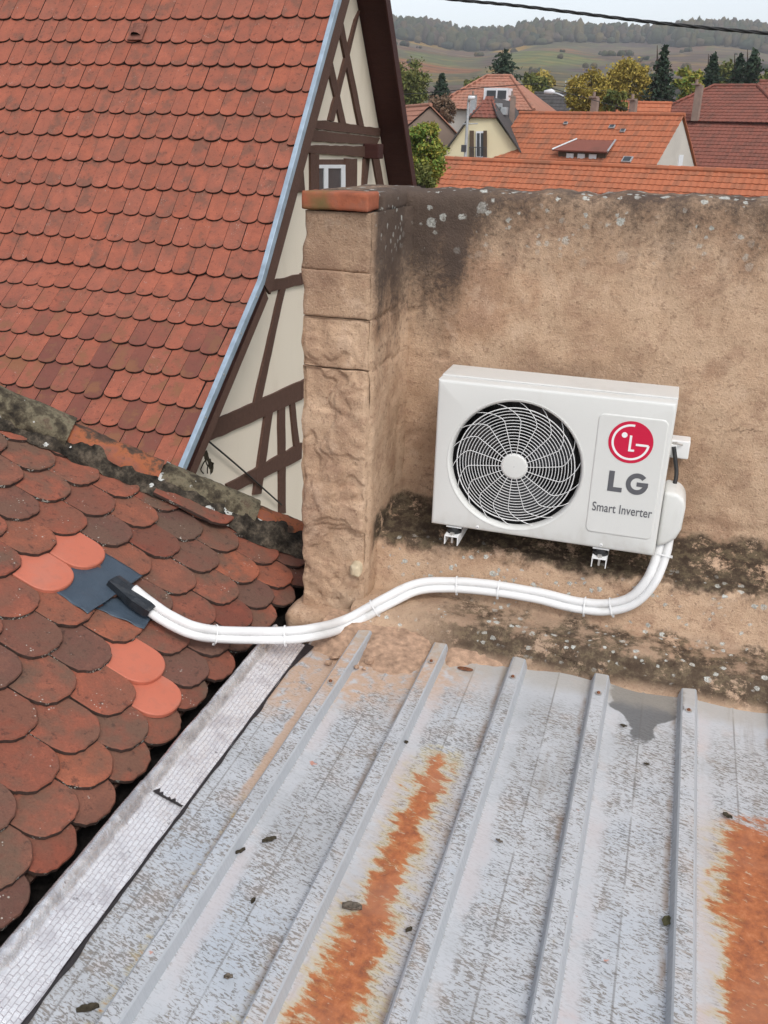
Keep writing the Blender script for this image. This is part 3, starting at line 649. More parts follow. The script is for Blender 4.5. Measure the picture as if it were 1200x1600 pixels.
leaf('dead_leaf', 1136, 1278, 0.030, 0.018, -0.4, M_DEBRIS, 'dark leaf at the top of the right rust patch')
leaf('dead_leaf', 421, 1317, 0.042, 0.016, 0.7, M_DEBRIS, 'dark curled leaf on the pan above the left rust spots', curl=0.6)
leaf('leaf_litter', 550, 1424, 0.052, 0.024, 0.2, M_DEBRIS3, 'grey leaf litter clump lying on the large central rust streak', 'litter', curl=0.7)
leaf('dead_leaf', 639, 1456, 0.022, 0.014, 1.0, M_DEBRIS, 'small black leaf scrap right of the central rust streak')
leaf('dead_leaf', 138, 1582, 0.050, 0.020, 0.6, M_DEBRIS, 'dark litter scrap beside the lowest left rib, near the picture corner', curl=0.6)
leaf('dead_leaf', 376, 1334, 0.030, 0.012, 0.9, M_DEBRIS, 'narrow dark scrap against the leftmost rib', curl=0.6)
leaf('dead_leaf', 634, 1163, 0.017, 0.013, 0.3, M_DEBRIS, 'tiny black scrap beside the second rib, above the rust streak', curl=0.5)
leaf('dead_leaf', 974, 1136, 0.024, 0.013, 0.0, M_DEBRIS, 'small dark oval spot of leaf just left of the damp patch', curl=0.1)
leaf('dead_leaf', 1010, 1196, 0.020, 0.012, 0.1, M_DEBRIS, 'small dark leaf below the tip of the damp patch', curl=0.1)
leaf('dead_leaf', 886, 1423, 0.016, 0.013, 0.6, M_DEBRIS, 'small round dark leaf on the fourth rib', curl=0.1)
leaf('dead_leaf', 357, 1531, 0.022, 0.014, 0.4, M_DEBRIS3, 'brown crumb of moss on the pan left of the red paint spot', 'moss', curl=0.6)
leaf('dead_leaf', 396, 1411, 0.018, 0.012, 1.4, M_DEBRIS, 'little dark leaf scrap on the second pan from the left', curl=0.5)
leaf('dead_leaf', 780, 1317, 0.022, 0.011, -0.3, M_DEBRIS3, 'grey leaf scrap in the pan right of the third rib', curl=0.3)

# ------------------------------------------------------------------ low roof of beaver-tail tiles on the left
out = thing('tiled_outbuilding', 'low outbuilding with a weathered beaver tail tile roof on the left', 'building', (-2.1, 1.9, GZ))
XE, ZE, AL = -1.175, -1.54, R(29.5)
U_ = Vector((0, 1, 0)); UP = Vector((-math.cos(AL), 0, math.sin(AL))); NN = Vector((math.sin(AL), 0, math.cos(AL))); O_ = Vector((XE, 0, ZE))
def roof(u, v, h=0.0): return O_+U_*u+UP*v+NN*h
def uB(v): return 2.98-(v-0.08)*0.40
def uC(v): return 3.055-(v-0.1)*0.425
def onroof(x, y, h=0.0):
    return at(x, y, NN, NN.dot(O_)+h)
def tile_mesh(name, W, L, T, B, mats, seed, pw=2.0, nseg=12, chip=0.0015):
    rs = random.Random(seed); ring = []
    for i in range(nseg+1):
        w = math.pi+math.pi*i/nseg
        c, s = math.cos(w), math.sin(w); e = 2/pw
        x = W/2*math.copysign(abs(c)**e, c); y = B+B*math.copysign(abs(s)**e, s)
        ring.append((x+rs.uniform(-chip, chip), y+rs.uniform(-chip, chip)))
    ring += [(W/2, L), (-W/2, L)]
    b = MB(); n = len(ring); ch = min(0.0028, T*0.25)
    cx, cy = 0, B
    def inset(p): 
        d = Vector((cx-p[0], max(-1, min(1, (cy-p[1])))*1.0 if p[1] < B else 0.0)); d = d.normalized() if d.length > 1e-6 else d
        return (p[0]+d.x*ch, p[1]+d.y*ch)
    tip = lambda x: 0.0012*math.cos(x/W*math.pi)
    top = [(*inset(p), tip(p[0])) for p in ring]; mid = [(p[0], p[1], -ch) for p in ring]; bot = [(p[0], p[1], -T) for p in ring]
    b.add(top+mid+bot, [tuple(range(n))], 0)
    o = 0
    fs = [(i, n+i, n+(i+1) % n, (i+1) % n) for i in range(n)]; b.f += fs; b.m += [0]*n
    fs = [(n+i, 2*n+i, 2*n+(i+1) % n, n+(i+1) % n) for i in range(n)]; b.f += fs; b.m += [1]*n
    me = b.mesh(name, mats); bm = bmesh.new(); bm.from_mesh(me); bmesh.ops.recalc_face_normals(bm, faces=bm.faces); bm.to_mesh(me); bm.free(); return me
TW = 0.168
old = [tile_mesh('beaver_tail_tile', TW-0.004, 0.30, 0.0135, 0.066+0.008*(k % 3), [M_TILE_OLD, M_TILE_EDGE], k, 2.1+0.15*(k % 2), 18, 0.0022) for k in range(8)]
newm = tile_mesh('new_beaver_tail_tile', TW-0.004, 0.30, 0.014, 0.078, [M_TILE_NEW, M_TILE_NEW], 50, 2.15, 16, 0.0)
VT = [-0.03, 0.02, 0.12, 0.25, 0.387, 0.517]; U0 = [1.199, 1.266, 1.33, 1.41, 1.508, 1.574]
while VT[-1] < 2.05: VT.append(VT[-1]+0.132); U0.append(U0[-1]+0.084)
NEW = {(5, 2.06), (5, 2.228), (2, 1.966), (1, 1.916)}
def place_tile(me, u, v, h, tilt, rz, name='roof_tile'):
    t = tilt; y = UP*math.cos(t)-NN*math.sin(t); z = NN*math.cos(t)+UP*math.sin(t); x = U_.copy()
    x2 = x*math.cos(rz)+y*math.sin(rz); y2 = z.cross(x2)
    p = roof(u, v, h)
    M_ = Matrix(((x2.x, y2.x, z.x, p.x), (x2.y, y2.y, z.y, p.y), (x2.z, y2.z, z.z, p.z), (0, 0, 0, 1)))
    return link(name, me, out, M_)
tr = random.Random(11)
for k, (v, u0) in enumerate(zip(VT, U0)):
    u = u0-4*TW
    while u-TW/2 > 0.80: u -= TW
    while u < uB(v+0.07)+0.07:
        isnew = any(kk == k and abs(uu-u) < 0.07 for kk, uu in NEW)
        tilt = (0.06, 0.15)[k] if k < 2 else 0.116
        h = -0.016 if k == 0 else 0.0
        if isnew: o = place_tile(newm, u, v-0.004, h+0.002, tilt-0.004, 0.0)
        else: o = place_tile(tr.choice(old), u+tr.uniform(-.003, .003), v+tr.uniform(-.007, .007), h+tr.uniform(0, .0025), tilt+tr.uniform(-0.012, 0.010), tr.uniform(-.022, .022))
        u += TW
# sloping deck under the tiles, walls, capping
b = MB(); q = [roof(0.7, -0.0, -0.055), roof(uC(-0.0)+0.05, -0.0, -0.055), roof(uC(2.1)+0.05, 2.1, -0.055), roof(0.7, 2.1, -0.055)]
b.prism(q, NN*-0.03); b.build('roof_deck', M_TIMBER, out)
b = MB(); b.prism([(-1.30, 0.75, GZ), (-1.30, 3.02, GZ), (-2.95, 2.16, GZ), (-2.95, 0.75, GZ)], (0, 0, 7-1.72)); b.build('building_wall', M_PLASTER, out)
b = MB(); g = [roof(uC(v)+0.035, v, -0.05) for v in (-0.02, 2.1)]; b.prism([g[0], g[1], Vector((g[1].x, g[1].y, -1.8)), Vector((g[0].x, g[0].y, -1.8))], (0.02, -0.04, 0)); b.build('gable_infill', M_PLASTER, out)
rows = []
for i in range(120):
    v = -0.06+2.1*i/119; row = []
    for j in range(14):
        t = j/13; a_, c_ = uB(v)-0.052, uC(v)+0.060
        jag = 0.030*noise.noise((v*9, 3.3, 0))+0.014*noise.noise((v*25, 1.3, 0))
        u = a_+(c_-a_)*t+jag*(1-t)
        h = -0.034+0.088*math.sin(math.pi*min(1, t*0.75+0.06))**0.7+0.016*noise.noise((u*14, v*14, 0))+0.010*noise.noise((u*30, v*30, 2))+0.004*noise.noise((u*80, v*80, 2))
        row.append(roof(u, v, h))
    rows.append(row)
b = MB(); b.grid(rows); b.build('mortar_bed', M_BED, out, smooth=True)
def cap_tile(v0, v1, mat, lift, r0, r1, label=None):
    rows = []; n = 44
    p0, p1 = roof(uC(v0), v0, 0), roof(uC(v1), v1, 0); ax = (p0-p1).normalized(); sd = ax.cross(NN).normalized()
    for i in range(n+1):
        t = i/n; p = p1*(1-t)+p0*t; r_ = r1*(1-t)+r0*t; row = []
        for j in range(17):
            w = -0.25+(math.pi+0.5)*j/16; k = 1+0.09*noise.noise((p.x*9, p.y*9+j*0.3, v0))+0.06*noise.noise((p.x*26, p.y*26+j*0.5, v0))+0.03*noise.noise((p.x*70, j*1.3, v0))
            row.append(p+NN*(lift-0.005)+sd*math.cos(w)*r_*k+NN*math.sin(w)*r_*0.92*k)
        rows.append(row)
    b = MB(); b.grid(rows)
    for e in (0, n): b.add(rows[e], [tuple(range(17))])
    o = b.build('ridge_tile', mat, out, auto=50)
    if label: o['label'] = label
cap_tile(-0.06, 0.325, M_ORANGECAP, 0.014, 0.066, 0.060)
cap_tile(0.30, 0.650, M_MOSSCAP, 0.022, 0.070, 0.064)
cap_tile(0.660, 0.985, M_ORANGECAP, 0.020, 0.066, 0.060, 'half clean orange ridge tile between mossy ones')
cap_tile(0.975, 1.345, M_MOSSCAP, 0.028, 0.074, 0.066)
cap_tile(1.325, 1.70, M_MOSSCAP, 0.024, 0.074, 0.068); cap_tile(1.68, 2.05, M_MOSSCAP, 0.024, 0.074, 0.068)
place_tile(old[2], uB(0.33)-0.02, 0.34, 0.028, 0.02, 0.25)     # loose half-slipped tile under the capping

# membrane patch and black wrap where the pipes go through the roof
patch = thing('membrane_patch', 'blue black waterproof membrane taped over the tiles round the pipe entry', 'membrane', onroof(180, 915, 0.01))
def membrane(pxs, h0, h1, seed, n=30):
    pts = [onroof(x, y, 0) for x, y in pxs]                       # quad: p0 p1 p2 p3, p0-p1 the upper edge
    rows = []
    for i in range(n+1):
        s = i/n; row = []
        for j in range(n+1):
            t = j/n; p = (pts[0]*(1-t)+pts[1]*t)*(1-s)+(pts[3]*(1-t)+pts[2]*t)*s
            rim = min(s, 1-s, t, 1-t)
            w = 0.0030*noise.noise((p.x*22, p.y*22, seed))+0.0024*abs(noise.noise((p.x*40+p.y*30, p.y*50, seed))) + 0.006*(noise.noise((s*4, t*4, seed)) if rim < 0.06 else 0)
            row.append(p+NN*(h0*(1-s)+h1*s+w))
        rows.append(row)
    b = MB(); b.grid(rows); o = b.build('membrane_sheet', M_TAPE, patch, smooth=True); m_ = o.modifiers.new('thick', 'SOLIDIFY'); m_.thickness = 0.0015
membrane([(74, 908), (158, 852), (222, 902), (136, 961)], -0.019, 0.0055, 2.0)
membrane([(150, 945), (212, 912), (246, 950), (224, 985)], -0.014, 0.0055, 6.0)
# ------------------------------------------------------------------ air conditioner
YF = 2.725; AX0, AX1, AZ0, AZ1 = -0.664, 0.055, -1.193, -0.703; AD = 0.195
FC = (-0.404, -0.957); FR = 0.213
ac = thing('air_conditioner', 'white outdoor air conditioner unit with round fan grille and LG lettering', 'air conditioner', (-0.3, YF+0.1, AZ0))
ang = sorted(set([2*math.pi*i/120 for i in range(120)] + [math.atan2(z-FC[1], x-FC[0]) % (2*math.pi) for x in (AX0, AX1) for z in (AZ0, AZ1)]))
def rectpt(a, ins, y):
    c, s = math.cos(a), math.sin(a); t = 1e9
    for (lim, d, o) in ((AX0+ins, c, FC[0]), (AX1-ins, c, FC[0])):
        if abs(d) > 1e-9 and (lim-o)/d > 0: t = min(t, (lim-o)/d)
    for (lim, d, o) in ((AZ0+ins, s, FC[1]), (AZ1-ins, s, FC[1])):
        if abs(d) > 1e-9 and (lim-o)/d > 0: t = min(t, (lim-o)/d)
    return (FC[0]+c*t, y, FC[1]+s*t)
def circ(r_, y): return [(FC[0]+r_*math.cos(a), y, FC[1]+r_*math.sin(a)) for a in ang]
b = MB()
b.grid([circ(FR, YF)] + [[rectpt(a, i_, YF+d) for a in ang] for i_, d in ((0.0085, 0.0), (0.0045, 0.0012), (0.0012, 0.0045), (0.0, 0.0085), (0.0, 0.052))], closed=True)
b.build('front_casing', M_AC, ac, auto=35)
b = MB(); e = 0.0016
b.grid([[rectpt(a, e, YF+d) for a in ang] for d in (0.05, AD)] + [[rectpt(a, 0.02, YF+AD) for a in ang]], closed=True)
b.build('rear_casing', M_AC, ac, auto=35)
b = MB(); b.box((AX0-0.001, YF+0.055, AZ1-0.004), (AX1+0.001, YF+AD+0.004, AZ1+0.005)); b.build('top_panel', M_AC, ac, bevel=0.003)
b = MB(); b.grid([circ(FR+0.004, YF-0.0016), circ(FR+0.0045, YF-0.0008), circ(FR+0.0045, YF+0.002)], closed=True); b.grid([circ(FR+0.004, YF-0.0016), circ(FR-0.001, YF-0.0012), circ(FR-0.004, YF+0.004), circ(FR-0.007, YF+0.012), circ(FR-0.009, YF+0.022)], closed=True)
b.build('fan_bezel', M_AC, ac, smooth=True)
b = MB(); b.grid([circ(FR-0.0088, YF+0.0215), circ(FR-0.012, YF+0.117)], closed=True); b.build('fan_shroud', M_FINS, ac, smooth=True)
b = MB(); NR = 16
for i in range(NR):
    r_ = 0.042+(0.187-0.042)*i/(NR-1); dome = 0.010*(r_/0.187)**2
    n_ = 60+int(60*r_/0.187)
    b.tube([(FC[0]+r_*math.cos(2*math.pi*k/n_), YF+0.001+dome, FC[1]+r_*math.sin(2*math.pi*k/n_)) for k in range(n_)], 0.00120 if i < NR-1 else 0.0019, 6, closed=True)
g = sub(b.build('fan_grille', M_ACWHITE, ac, smooth=True))
b = MB(); NS = 18
for i in range(NS):
    a0 = 2*math.pi*i/NS+0.08; pts = []
    for k in range(15):
        t = k/14; r_ = 0.038+(0.210-0.038)*t
        a = a0+0.06*t - 0.0 + (0.42*max(0, (r_-0.150)/0.06)**1.25 if r_ > 0.150 else 0) 
        pts.append((FC[0]+r_*math.cos(a), YF-0.0008+0.010*(r_/0.187)**2, FC[1]+r_*math.sin(a)))
    b.tube(pts, 0.00115, 6)
b.build('grille_spokes', M_ACWHITE, g, smooth=True)
b = MB(); b.grid([[(FC[0]+r_*math.cos(2*math.pi*k/40), YF+y, FC[1]+r_*math.sin(2*math.pi*k/40)) for k in range(40)] for r_, y in ((0.041, 0.006), (0.041, -0.001), (0.0395, -0.0028), (0.034, -0.0034), (0.001, -0.0036))], closed=True)
b.build('grille_hub', M_AC, g, smooth=True)
fan = MB()
for i in range(3):
    a0 = 2*math.pi*i/3+0.5; rows = []
    for j in range(9):
        t = j/8; r_ = 0.04+0.150*t; row = []
        for k in range(9):
            q = k/8-0.5; a = a0+q*(1.05+0.25*t)+0.35*t
            row.append((FC[0]+r_*math.cos(a), YF+0.058+q*0.055, FC[1]+r_*math.sin(a)))
        rows.append(row)
    fan.grid(rows)
fan.tube([(FC[0], YF+0.02, FC[1]), (FC[0], YF+0.09, FC[1])], 0.045, 28)
fan.build('fan_wheel', M_ACIN, ac, auto=40)
b = MB(); b.box((AX0+0.01, YF+0.125, AZ0+0.01), (AX1-0.15, YF+0.16, AZ1-0.01)); 
for k in range(40): x = AX0+0.02+0.54*k/39; b.box((x, YF+0.118, AZ0+0.012), (x+0.002, YF+0.1249, AZ1-0.012))
b.build('condenser', M_FINS, ac)
b = MB()
for (x, z, w_, h_) in ((-0.33, -0.86, 0.05, 0.008), (-0.275, -0.90, 0.02, 0.06), (-0.36, -1.12, 0.07, 0.008)): b.box((x, YF+0.098, z), (x+w_, YF+0.117, z+h_))
b.build('motor_bracket', M_STEEL, ac)
# embossed panel on the right
def rrect(x0, x1, z0, z1, r_, y, n=8):
    pts = []
    for cx, cz, a0 in ((x1-r_, z1-r_, 0), (x0+r_, z1-r_, 90), (x0+r_, z0+r_, 180), (x1-r_, z0+r_, 270)):
        for k in range(n+1): a = R(a0+90*k/n); pts.append((cx+r_*math.cos(a), y, cz+r_*math.sin(a)))
    return pts
b = MB(); PB = (-0.161, 0.037, -1.137, -0.756)
lo = [rrect(PB[0]-i_, PB[1]+i_, PB[2]-i_, PB[3]+i_, 0.016+i_, YF+y) for i_, y in ((0.0028, 0.0003), (0.0014, -0.0016), (0.0, -0.0026), (-0.0025, -0.0028))]
b.grid(lo, closed=True); b.add(lo[-1], [tuple(range(len(lo[-1])))]); b.build('label_panel', M_AC, ac, auto=50)
PY0 = YF-0.0032
def flat(name, polys, mat, y, parent, th=0.0006, proud=-1):
    b = MB()
    for i_, pl_ in enumerate(polys): b.prism([(x, y-(0.00025 if i_ == proud else 0.0), z) for x, z in pl_], (0, th, 0))
    return b.build(name, mat, parent)
def arc(cx, cz, r0, r1, a0, a1, n=40):
    q = [R(a0+(a1-a0)*k/n) for k in range(n+1)]
    return [[(cx+r0*math.cos(q[i]), cz+r0*math.sin(q[i])), (cx+r1*math.cos(q[i]), cz+r1*math.sin(q[i])), (cx+r1*math.cos(q[i+1]), cz+r1*math.sin(q[i+1])), (cx+r0*math.cos(q[i+1]), cz+r0*math.sin(q[i+1]))] for i in range(n)]
LX, LZ, LR = -0.0615, -0.833, 0.0655
def L_(x, z): return (LX+x*LR, LZ+z*LR)
logo = sub(flat('emblem_disc', [[(LX+LR*math.cos(2*math.pi*k/64), LZ+LR*math.sin(2*math.pi*k/64)) for k in range(64)]], M_RED, PY0-0.0006, ac))
polys = arc(LX, LZ, 0.755*LR, 0.855*LR, 83, 354, 60)
polys += [[L_(0.24, -0.135), L_(0.80, -0.135), L_(0.80, -0.03), L_(0.24, -0.03)]]
polys += [[L_(-0.07, -0.43), L_(0.20, -0.43), L_(0.20, -0.33), L_(-0.07, -0.33)], [L_(-0.07, -0.33), L_(0.035, -0.33), L_(0.035, 0.33), L_(-0.07, 0.33)]]
polys += [[L_(-0.31+0.13*math.cos(2*math.pi*k/24), 0.32+0.13*math.sin(2*math.pi*k/24)) for k in range(24)]]
flat('emblem_mark', polys, M_WHITETXT, PY0-0.0013, logo, proud=60)
# the two capital letters
hL = 0.066; x0, z0 = -0.112, -0.995; sw = 0.0165
pol = [[(x0, z0), (x0+0.043, z0), (x0+0.043, z0+0.0145), (x0, z0+0.0145)], [(x0, z0+0.0145), (x0+sw, z0+0.0145), (x0+sw, z0+hL), (x0, z0+hL)]]
flat('letter', pol, M_GREYTXT, PY0-0.0006, ac)
cx, cz, ro, ri = -0.0265, z0+hL/2, 0.0345, 0.0190
G = []
q = [R(42+(318)*k/44) for k in range(45)]
for i in range(44):
    G.append([(cx+ri*0.98*math.cos(q[i]), cz+ri*math.sin(q[i])), (cx+ro*0.95*math.cos(q[i]), cz+ro*math.sin(q[i])), (cx+ro*0.95*math.cos(q[i+1]), cz+ro*math.sin(q[i+1])), (cx+ri*0.98*math.cos(q[i+1]), cz+ri*math.sin(q[i+1]))])
NG = len(G); G += [[(cx-0.001, cz-0.0075), (cx+ro*0.95, cz-0.0075), (cx+ro*0.95, cz+0.006), (cx-0.001, cz+0.006)]]
flat('letter', G, M_GREYTXT, PY0-0.0006, ac, proud=NG)
def text(name, body, x0, x1, zb, zt, y, mat, parent):
    cu = bpy.data.curves.new(name, 'FONT'); cu.body = body; cu.size = 1.0; cu.extrude = 0.01; cu.offset = 0.006; cu.resolution_u = 6; cu.space_character = 1.02
    o = bpy.data.objects.new(name, cu); COL.objects.link(o); bpy.context.view_layer.update()
    me = bpy.data.meshes.new_from_object(o.evaluated_get(bpy.context.evaluated_depsgraph_get())); bpy.data.objects.remove(o); bpy.data.curves.remove(cu)
    xs_ = [v.co.x for v in me.vertices]; ys_ = [v.co.y for v in me.vertices]; sx = (x1-x0)/(max(xs_)-min(xs_)); sz = (zt-zb)/(max(ys_)-min(ys_)); mx, my = min(xs_), min(ys_)
    for v in me.vertices: v.co = Vector((x0+(v.co.x-mx)*sx, y-0.0004+(0.0004 if v.co.z < 0 else 0), zb+(v.co.y-my)*sz))
    me.materials.clear(); me.materials.append(mat); return link(name, me, parent)
text('lettering', 'Smart Inverter', -0.150, 0.030, -1.066, -1.036, PY0-0.0003, M_GREYTXT, ac)
for x, z in ((-0.507, -1.181), (-0.109, -1.180)):
    b = MB(); b.tube([(x, YF+0.001, z), (x, YF-0.002, z)], [0.0058, 0.0048], 14); o = sub(b.build('casing_screw', M_ACWHITE, ac))
    b = MB(); b.box((x-0.003, YF-0.0026, z-0.0006), (x+0.003, YF-0.0021, z+0.0006)); b.build('screw_slot', M_GREYTXT, o)
b = MB(); cv = [(0.0565, -0.990), (0.100, -0.994), (0.120, -1.012), (0.126, -1.035), (0.124, -1.110), (0.112, -1.142), (0.086, -1.165), (0.0565, -1.178)]
b.prism([(x, 2.765, z) for x, z in cv], (0, 0.13, 0)); b.build('valve_cover', M_AC, ac, bevel=0.012, seg=3, auto=60)
for x in (-0.587, -0.108):
    b = MB(); b.box((x-0.026, YF+0.006, AZ0-0.006), (x+0.026, YF+0.185, AZ0-0.0005)); b.build('foot', M_ACWHITE, ac, bevel=0.0015)
    far = x < -0.3
    br = thing('wall_bracket', 'white steel wall bracket under the %s of the air conditioner' % ('fan end' if far else 'lettered end'), 'bracket', (x, 3.0, -1.25), 'brackets under the air conditioner')
    zt_ = -1.2165
    b = MB(); t_ = 0.0028
    b.box((x-0.023, 2.700, zt_-t_), (x+0.023, 2.99, zt_)); b.box((x-0.023, 2.700, zt_-0.031), (x-0.023+t_, 2.99, zt_-t_)); b.box((x+0.023-t_, 2.700, zt_-0.031), (x+0.023, 2.99, zt_-t_))
    b.build('arm', M_ACWHITE, br)
    b = MB(); b.tube([(x, 2.742, zt_), (x, 2.742, zt_+0.006), (x, 2.742, zt_+0.008), (x, 2.742, zt_+0.0172)], [0.024, 0.024, 0.017, 0.015], 20); dm = sub(b.build('rubber_damper', M_RUBBER, br, auto=40))
    b = MB(); b.tube([(x, 2.712, zt_+0.0001), (x, 2.712, zt_+0.007)], [0.0085, 0.008], 6); b.build('nut', M_STEEL, dm)
    b = MB(); b.tube([(x, 2.716, zt_-0.03), (x, 2.716, zt_-t_)], 0.004, 8); b.build('bolt', M_STEEL, br)

# pair of insulated refrigerant pipes
def catmull(P_, n=10):
    P_ = [P_[0]*2-P_[1]]+P_+[P_[-1]*2-P_[-2]]; out_ = []
    for i in range(1, len(P_)-2):
        for k in range(n):
            t = k/n; a, b_, c, d = P_[i-1], P_[i], P_[i+1], P_[i+2]
            out_.append(0.5*((2*b_)+(c-a)*t+(2*a-5*b_+4*c-d)*t*t+(3*b_-a-3*c+d)*t**3))
    return out_+[P_[-2]]
PP = [onroof(205, 925, 0.030), onroof(238, 951, 0.036), onroof(268, 970, 0.045), onroof(305, 986, 0.060), atZ(350, 992, -1.462), atZ(430, 993, -1.452), atZ(485, 989, -1.456), atY(540, 974, 2.555), atY(600, 942, 2.62), atY(650, 918, 2.70), atY(700, 914, 2.735),
      atY(760, 918, 2.745), atY(840, 931, 2.750), atY(900, 945, 2.750), atY(950, 949, 2.748), atY(990, 937, 2.745), atY(1018, 906, 2.755), atY(1034, 866, 2.785), atY(1040, 838, 2.80)]
path = catmull(PP, 8)
pipes = thing('refrigerant_pipes', 'pair of white insulated pipes running from the air conditioner to the tiles', 'pipe', PP[10])
nrm = []
for i, p in enumerate(path):
    t = (path[min(i+1, len(path)-1)]-path[max(i-1, 0)]).normalized(); nrm.append(t.cross(-p.normalized()).normalized())
for s_, r_ in ((-1, 0.0146), (1, 0.0134)):
    pts = [p+n_*(s_*0.0130)+Vector((0, 0, 0.0012*noise.noise(p*14+Vector((s_*5, 0, 0))))) for p, n_ in zip(path, nrm)]
    rr = [r_*(1+0.045*noise.noise(p*26)+0.02*noise.noise(p*70)) for p in pts]
    b = MB(); b.tube(pts, rr, 16); b.build('insulated_pipe', M_PIPE, pipes, smooth=True)
for tie in (30, 42, 62, 82, 90, 106, 113, 136):
    if tie >= len(path)-1: continue
    p, n_ = path[tie], nrm[tie]; t = (path[tie+1]-path[tie-1]).normalized(); w_ = t.cross(n_).normalized(); loop = []
    for k in range(36):
        a = 2*math.pi*k/36; c, s = math.cos(a), math.sin(a)
        loop.append(p+n_*(c*0.0168+math.copysign(0.0146, c)*min(1, abs(c)*3))+w_*(s*0.0166))
    b = MB(); b.grid([[q_+t*d for q_ in loop] for d in (-0.0026, 0.0026)], closed=True); tz = sub(b.build('cable_tie', M_ACWHITE, pipes, smooth=True))
    hd = p+n_*(0.030)+w_*0.004
    b = MB(); b.box((-0.0035, -0.003, -0.003), (0.0035, 0.003, 0.004), M=Matrix.Translation(hd)); b.build('tie_head', M_ACWHITE, tz)
# black wrap at the roof entry
b = MB(); rows = []
wp = [onroof(178, 906, 0.016), onroof(196, 920, 0.024), onroof(216, 935, 0.031), onroof(236, 949.5, 0.036), onroof(241, 953, 0.037)]
for i, p in enumerate(wp):
    t = (wp[min(i+1, 4)]-wp[max(i-1, 0)]).normalized(); sd_ = NN.cross(t).normalized(); k = (0.75, 0.85, 0.95, 1.0, 0.9)[i]
    poly = [(-1.0, -0.55), (-0.95, 0.35), (-0.55, 0.62), (0.1, 0.72), (0.7, 0.55), (1.0, 0.2), (1.05, -0.55)]
    rows.append([p+sd_*(a*0.036*k+0.006*noise.noise((i*1.7, a*3, 1)))+NN*(c*0.029*k+0.005*noise.noise((i*2.3, a*3, 9))) for a, c in poly])
b.grid(rows); b.build('black_wrap', M_BLACKTAPE, patch, smooth=False)
# isolator box and power cable
jb = thing('junction_box', 'small white box fixed to the wall just right of the air conditioner', 'box', (0.088, 2.98, -0.93))
b = MB(); b.box((0.054, 2.935, -0.934), (0.116, 2.996, -0.874)); b.build('box_body', M_ACWHITE, jb, bevel=0.004)
b = MB(); b.box((0.052, 2.915, -0.921), (0.076, 2.934, -0.884)); b.build('clamp_plate', M_ACWHITE, jb, bevel=0.002)
b = MB(); b.tube([(0.062, 2.925, -0.882), (0.074, 2.918, -0.878), (0.092, 2.93, -0.886)], 0.003, 8); b.build('clip', M_STEEL, jb)
cb = catmull([atY(1053, 698, 2.915), atY(1055, 716, 2.905), atY(1057, 740, 2.89), atY(1053, 758, 2.86), atY(1043, 773, 2.82), atY(1038, 780, 2.80)], 6)
b = MB(); b.tube(cb, 0.0068, 10); o = b.build('power_cable', M_RUBBER, None, smooth=True)
tag(o, 'short black power cable hanging between the white box and the valve cover', 'cable')
# ------------------------------------------------------------------ half-timbered house behind
XG, XW = -3.5, -3.86
house = thing('half_timbered_house', 'tall half timbered house with steep red beaver tail tile roof', 'house', (-6.0, 10.0, GZ))
HA, HB = Vector((0, 9.504, 1.189)), Vector((0, 7.593, -1.2425)); HC = Vector((0, 5.55, -2.88)); HR = Vector((0, 10.458, 2.403)); HF = Vector((0, 13.95, 2.403-1.43*(13.95-10.458)))
XL = -9.2
def slope_frame(lo, hi):                   # up direction and outward normal of a slope facing the camera
    up = (hi-lo).normalized(); return up, Vector((0, -up.z, up.y))
upU, nU = slope_frame(HB, HA); upL, nL = slope_frame(HC, HB)
def slab(a, c, n, off, th, name, x0=XL, x1=XG-0.004):
    b = MB(); q = [Vector((x0, p.y, p.z))+n*off for p in (a, c)]; q2 = [p+n*-th for p in q]
    b.prism([q[0], q[1], q2[1], q2[0]], (x1-x0, 0, 0)); return b.build(name, M_SOFFIT, house)
slab(HB, HR, nU, -0.034, 0.075, 'roof_deck'); slab(HC, HB, nL, -0.034, 0.075, 'roof_deck')
upF = (HR-HF).normalized(); nF = Vector((0, -upF.z, upF.y))*-1; nF = Vector((0, 0.82, 0.573))
slab(HF, HR, nF, -0.002, 0.085, 'roof_deck')
# gable wall and body
gw = [(6.05, GZ), (13.55, GZ), (13.55, HR.z-1.43*(13.55-HR.y)-0.17), (HR.y, HR.z-0.19), (HB.y, HB.z-0.17), (6.05, HB.z+(6.05-HB.y)*(HB.z-HC.z)/(HB.y-HC.y)-0.15)]
b = MB(); b.prism([(XW, y, z) for y, z in gw], (-5.2, 0, 0)); b.build('wall', M_PLASTER, house)
def onwall(pl_, name, mat, parent, x0=XW-0.01, proud=0.03, px=None):
    b = MB(); px = x0+proud if px is None else px
    pts = [atX(x, y, px) for x, y in pl_]
    if name == 'timber':                   # hand-hewn edges
        fine = []
        for a_, c_ in zip(pts, pts[1:]+pts[:1]):
            k_ = max(1, int((c_-a_).length/0.10))
            for i_ in range(k_):
                q_ = a_+(c_-a_)*(i_/k_); fine.append(q_+Vector((0, 0.011*noise.noise(q_*5)+0.004*noise.noise(q_*21), 0.011*noise.noise(q_*5+Vector((3, 1, 7)))+0.004*noise.noise(q_*21+Vector((9, 0, 0))))))
        pts = fine
    b.prism([(x0, p.y, p.z) for p in pts], (proud, 0, 0)); return b.build(name, mat, parent)
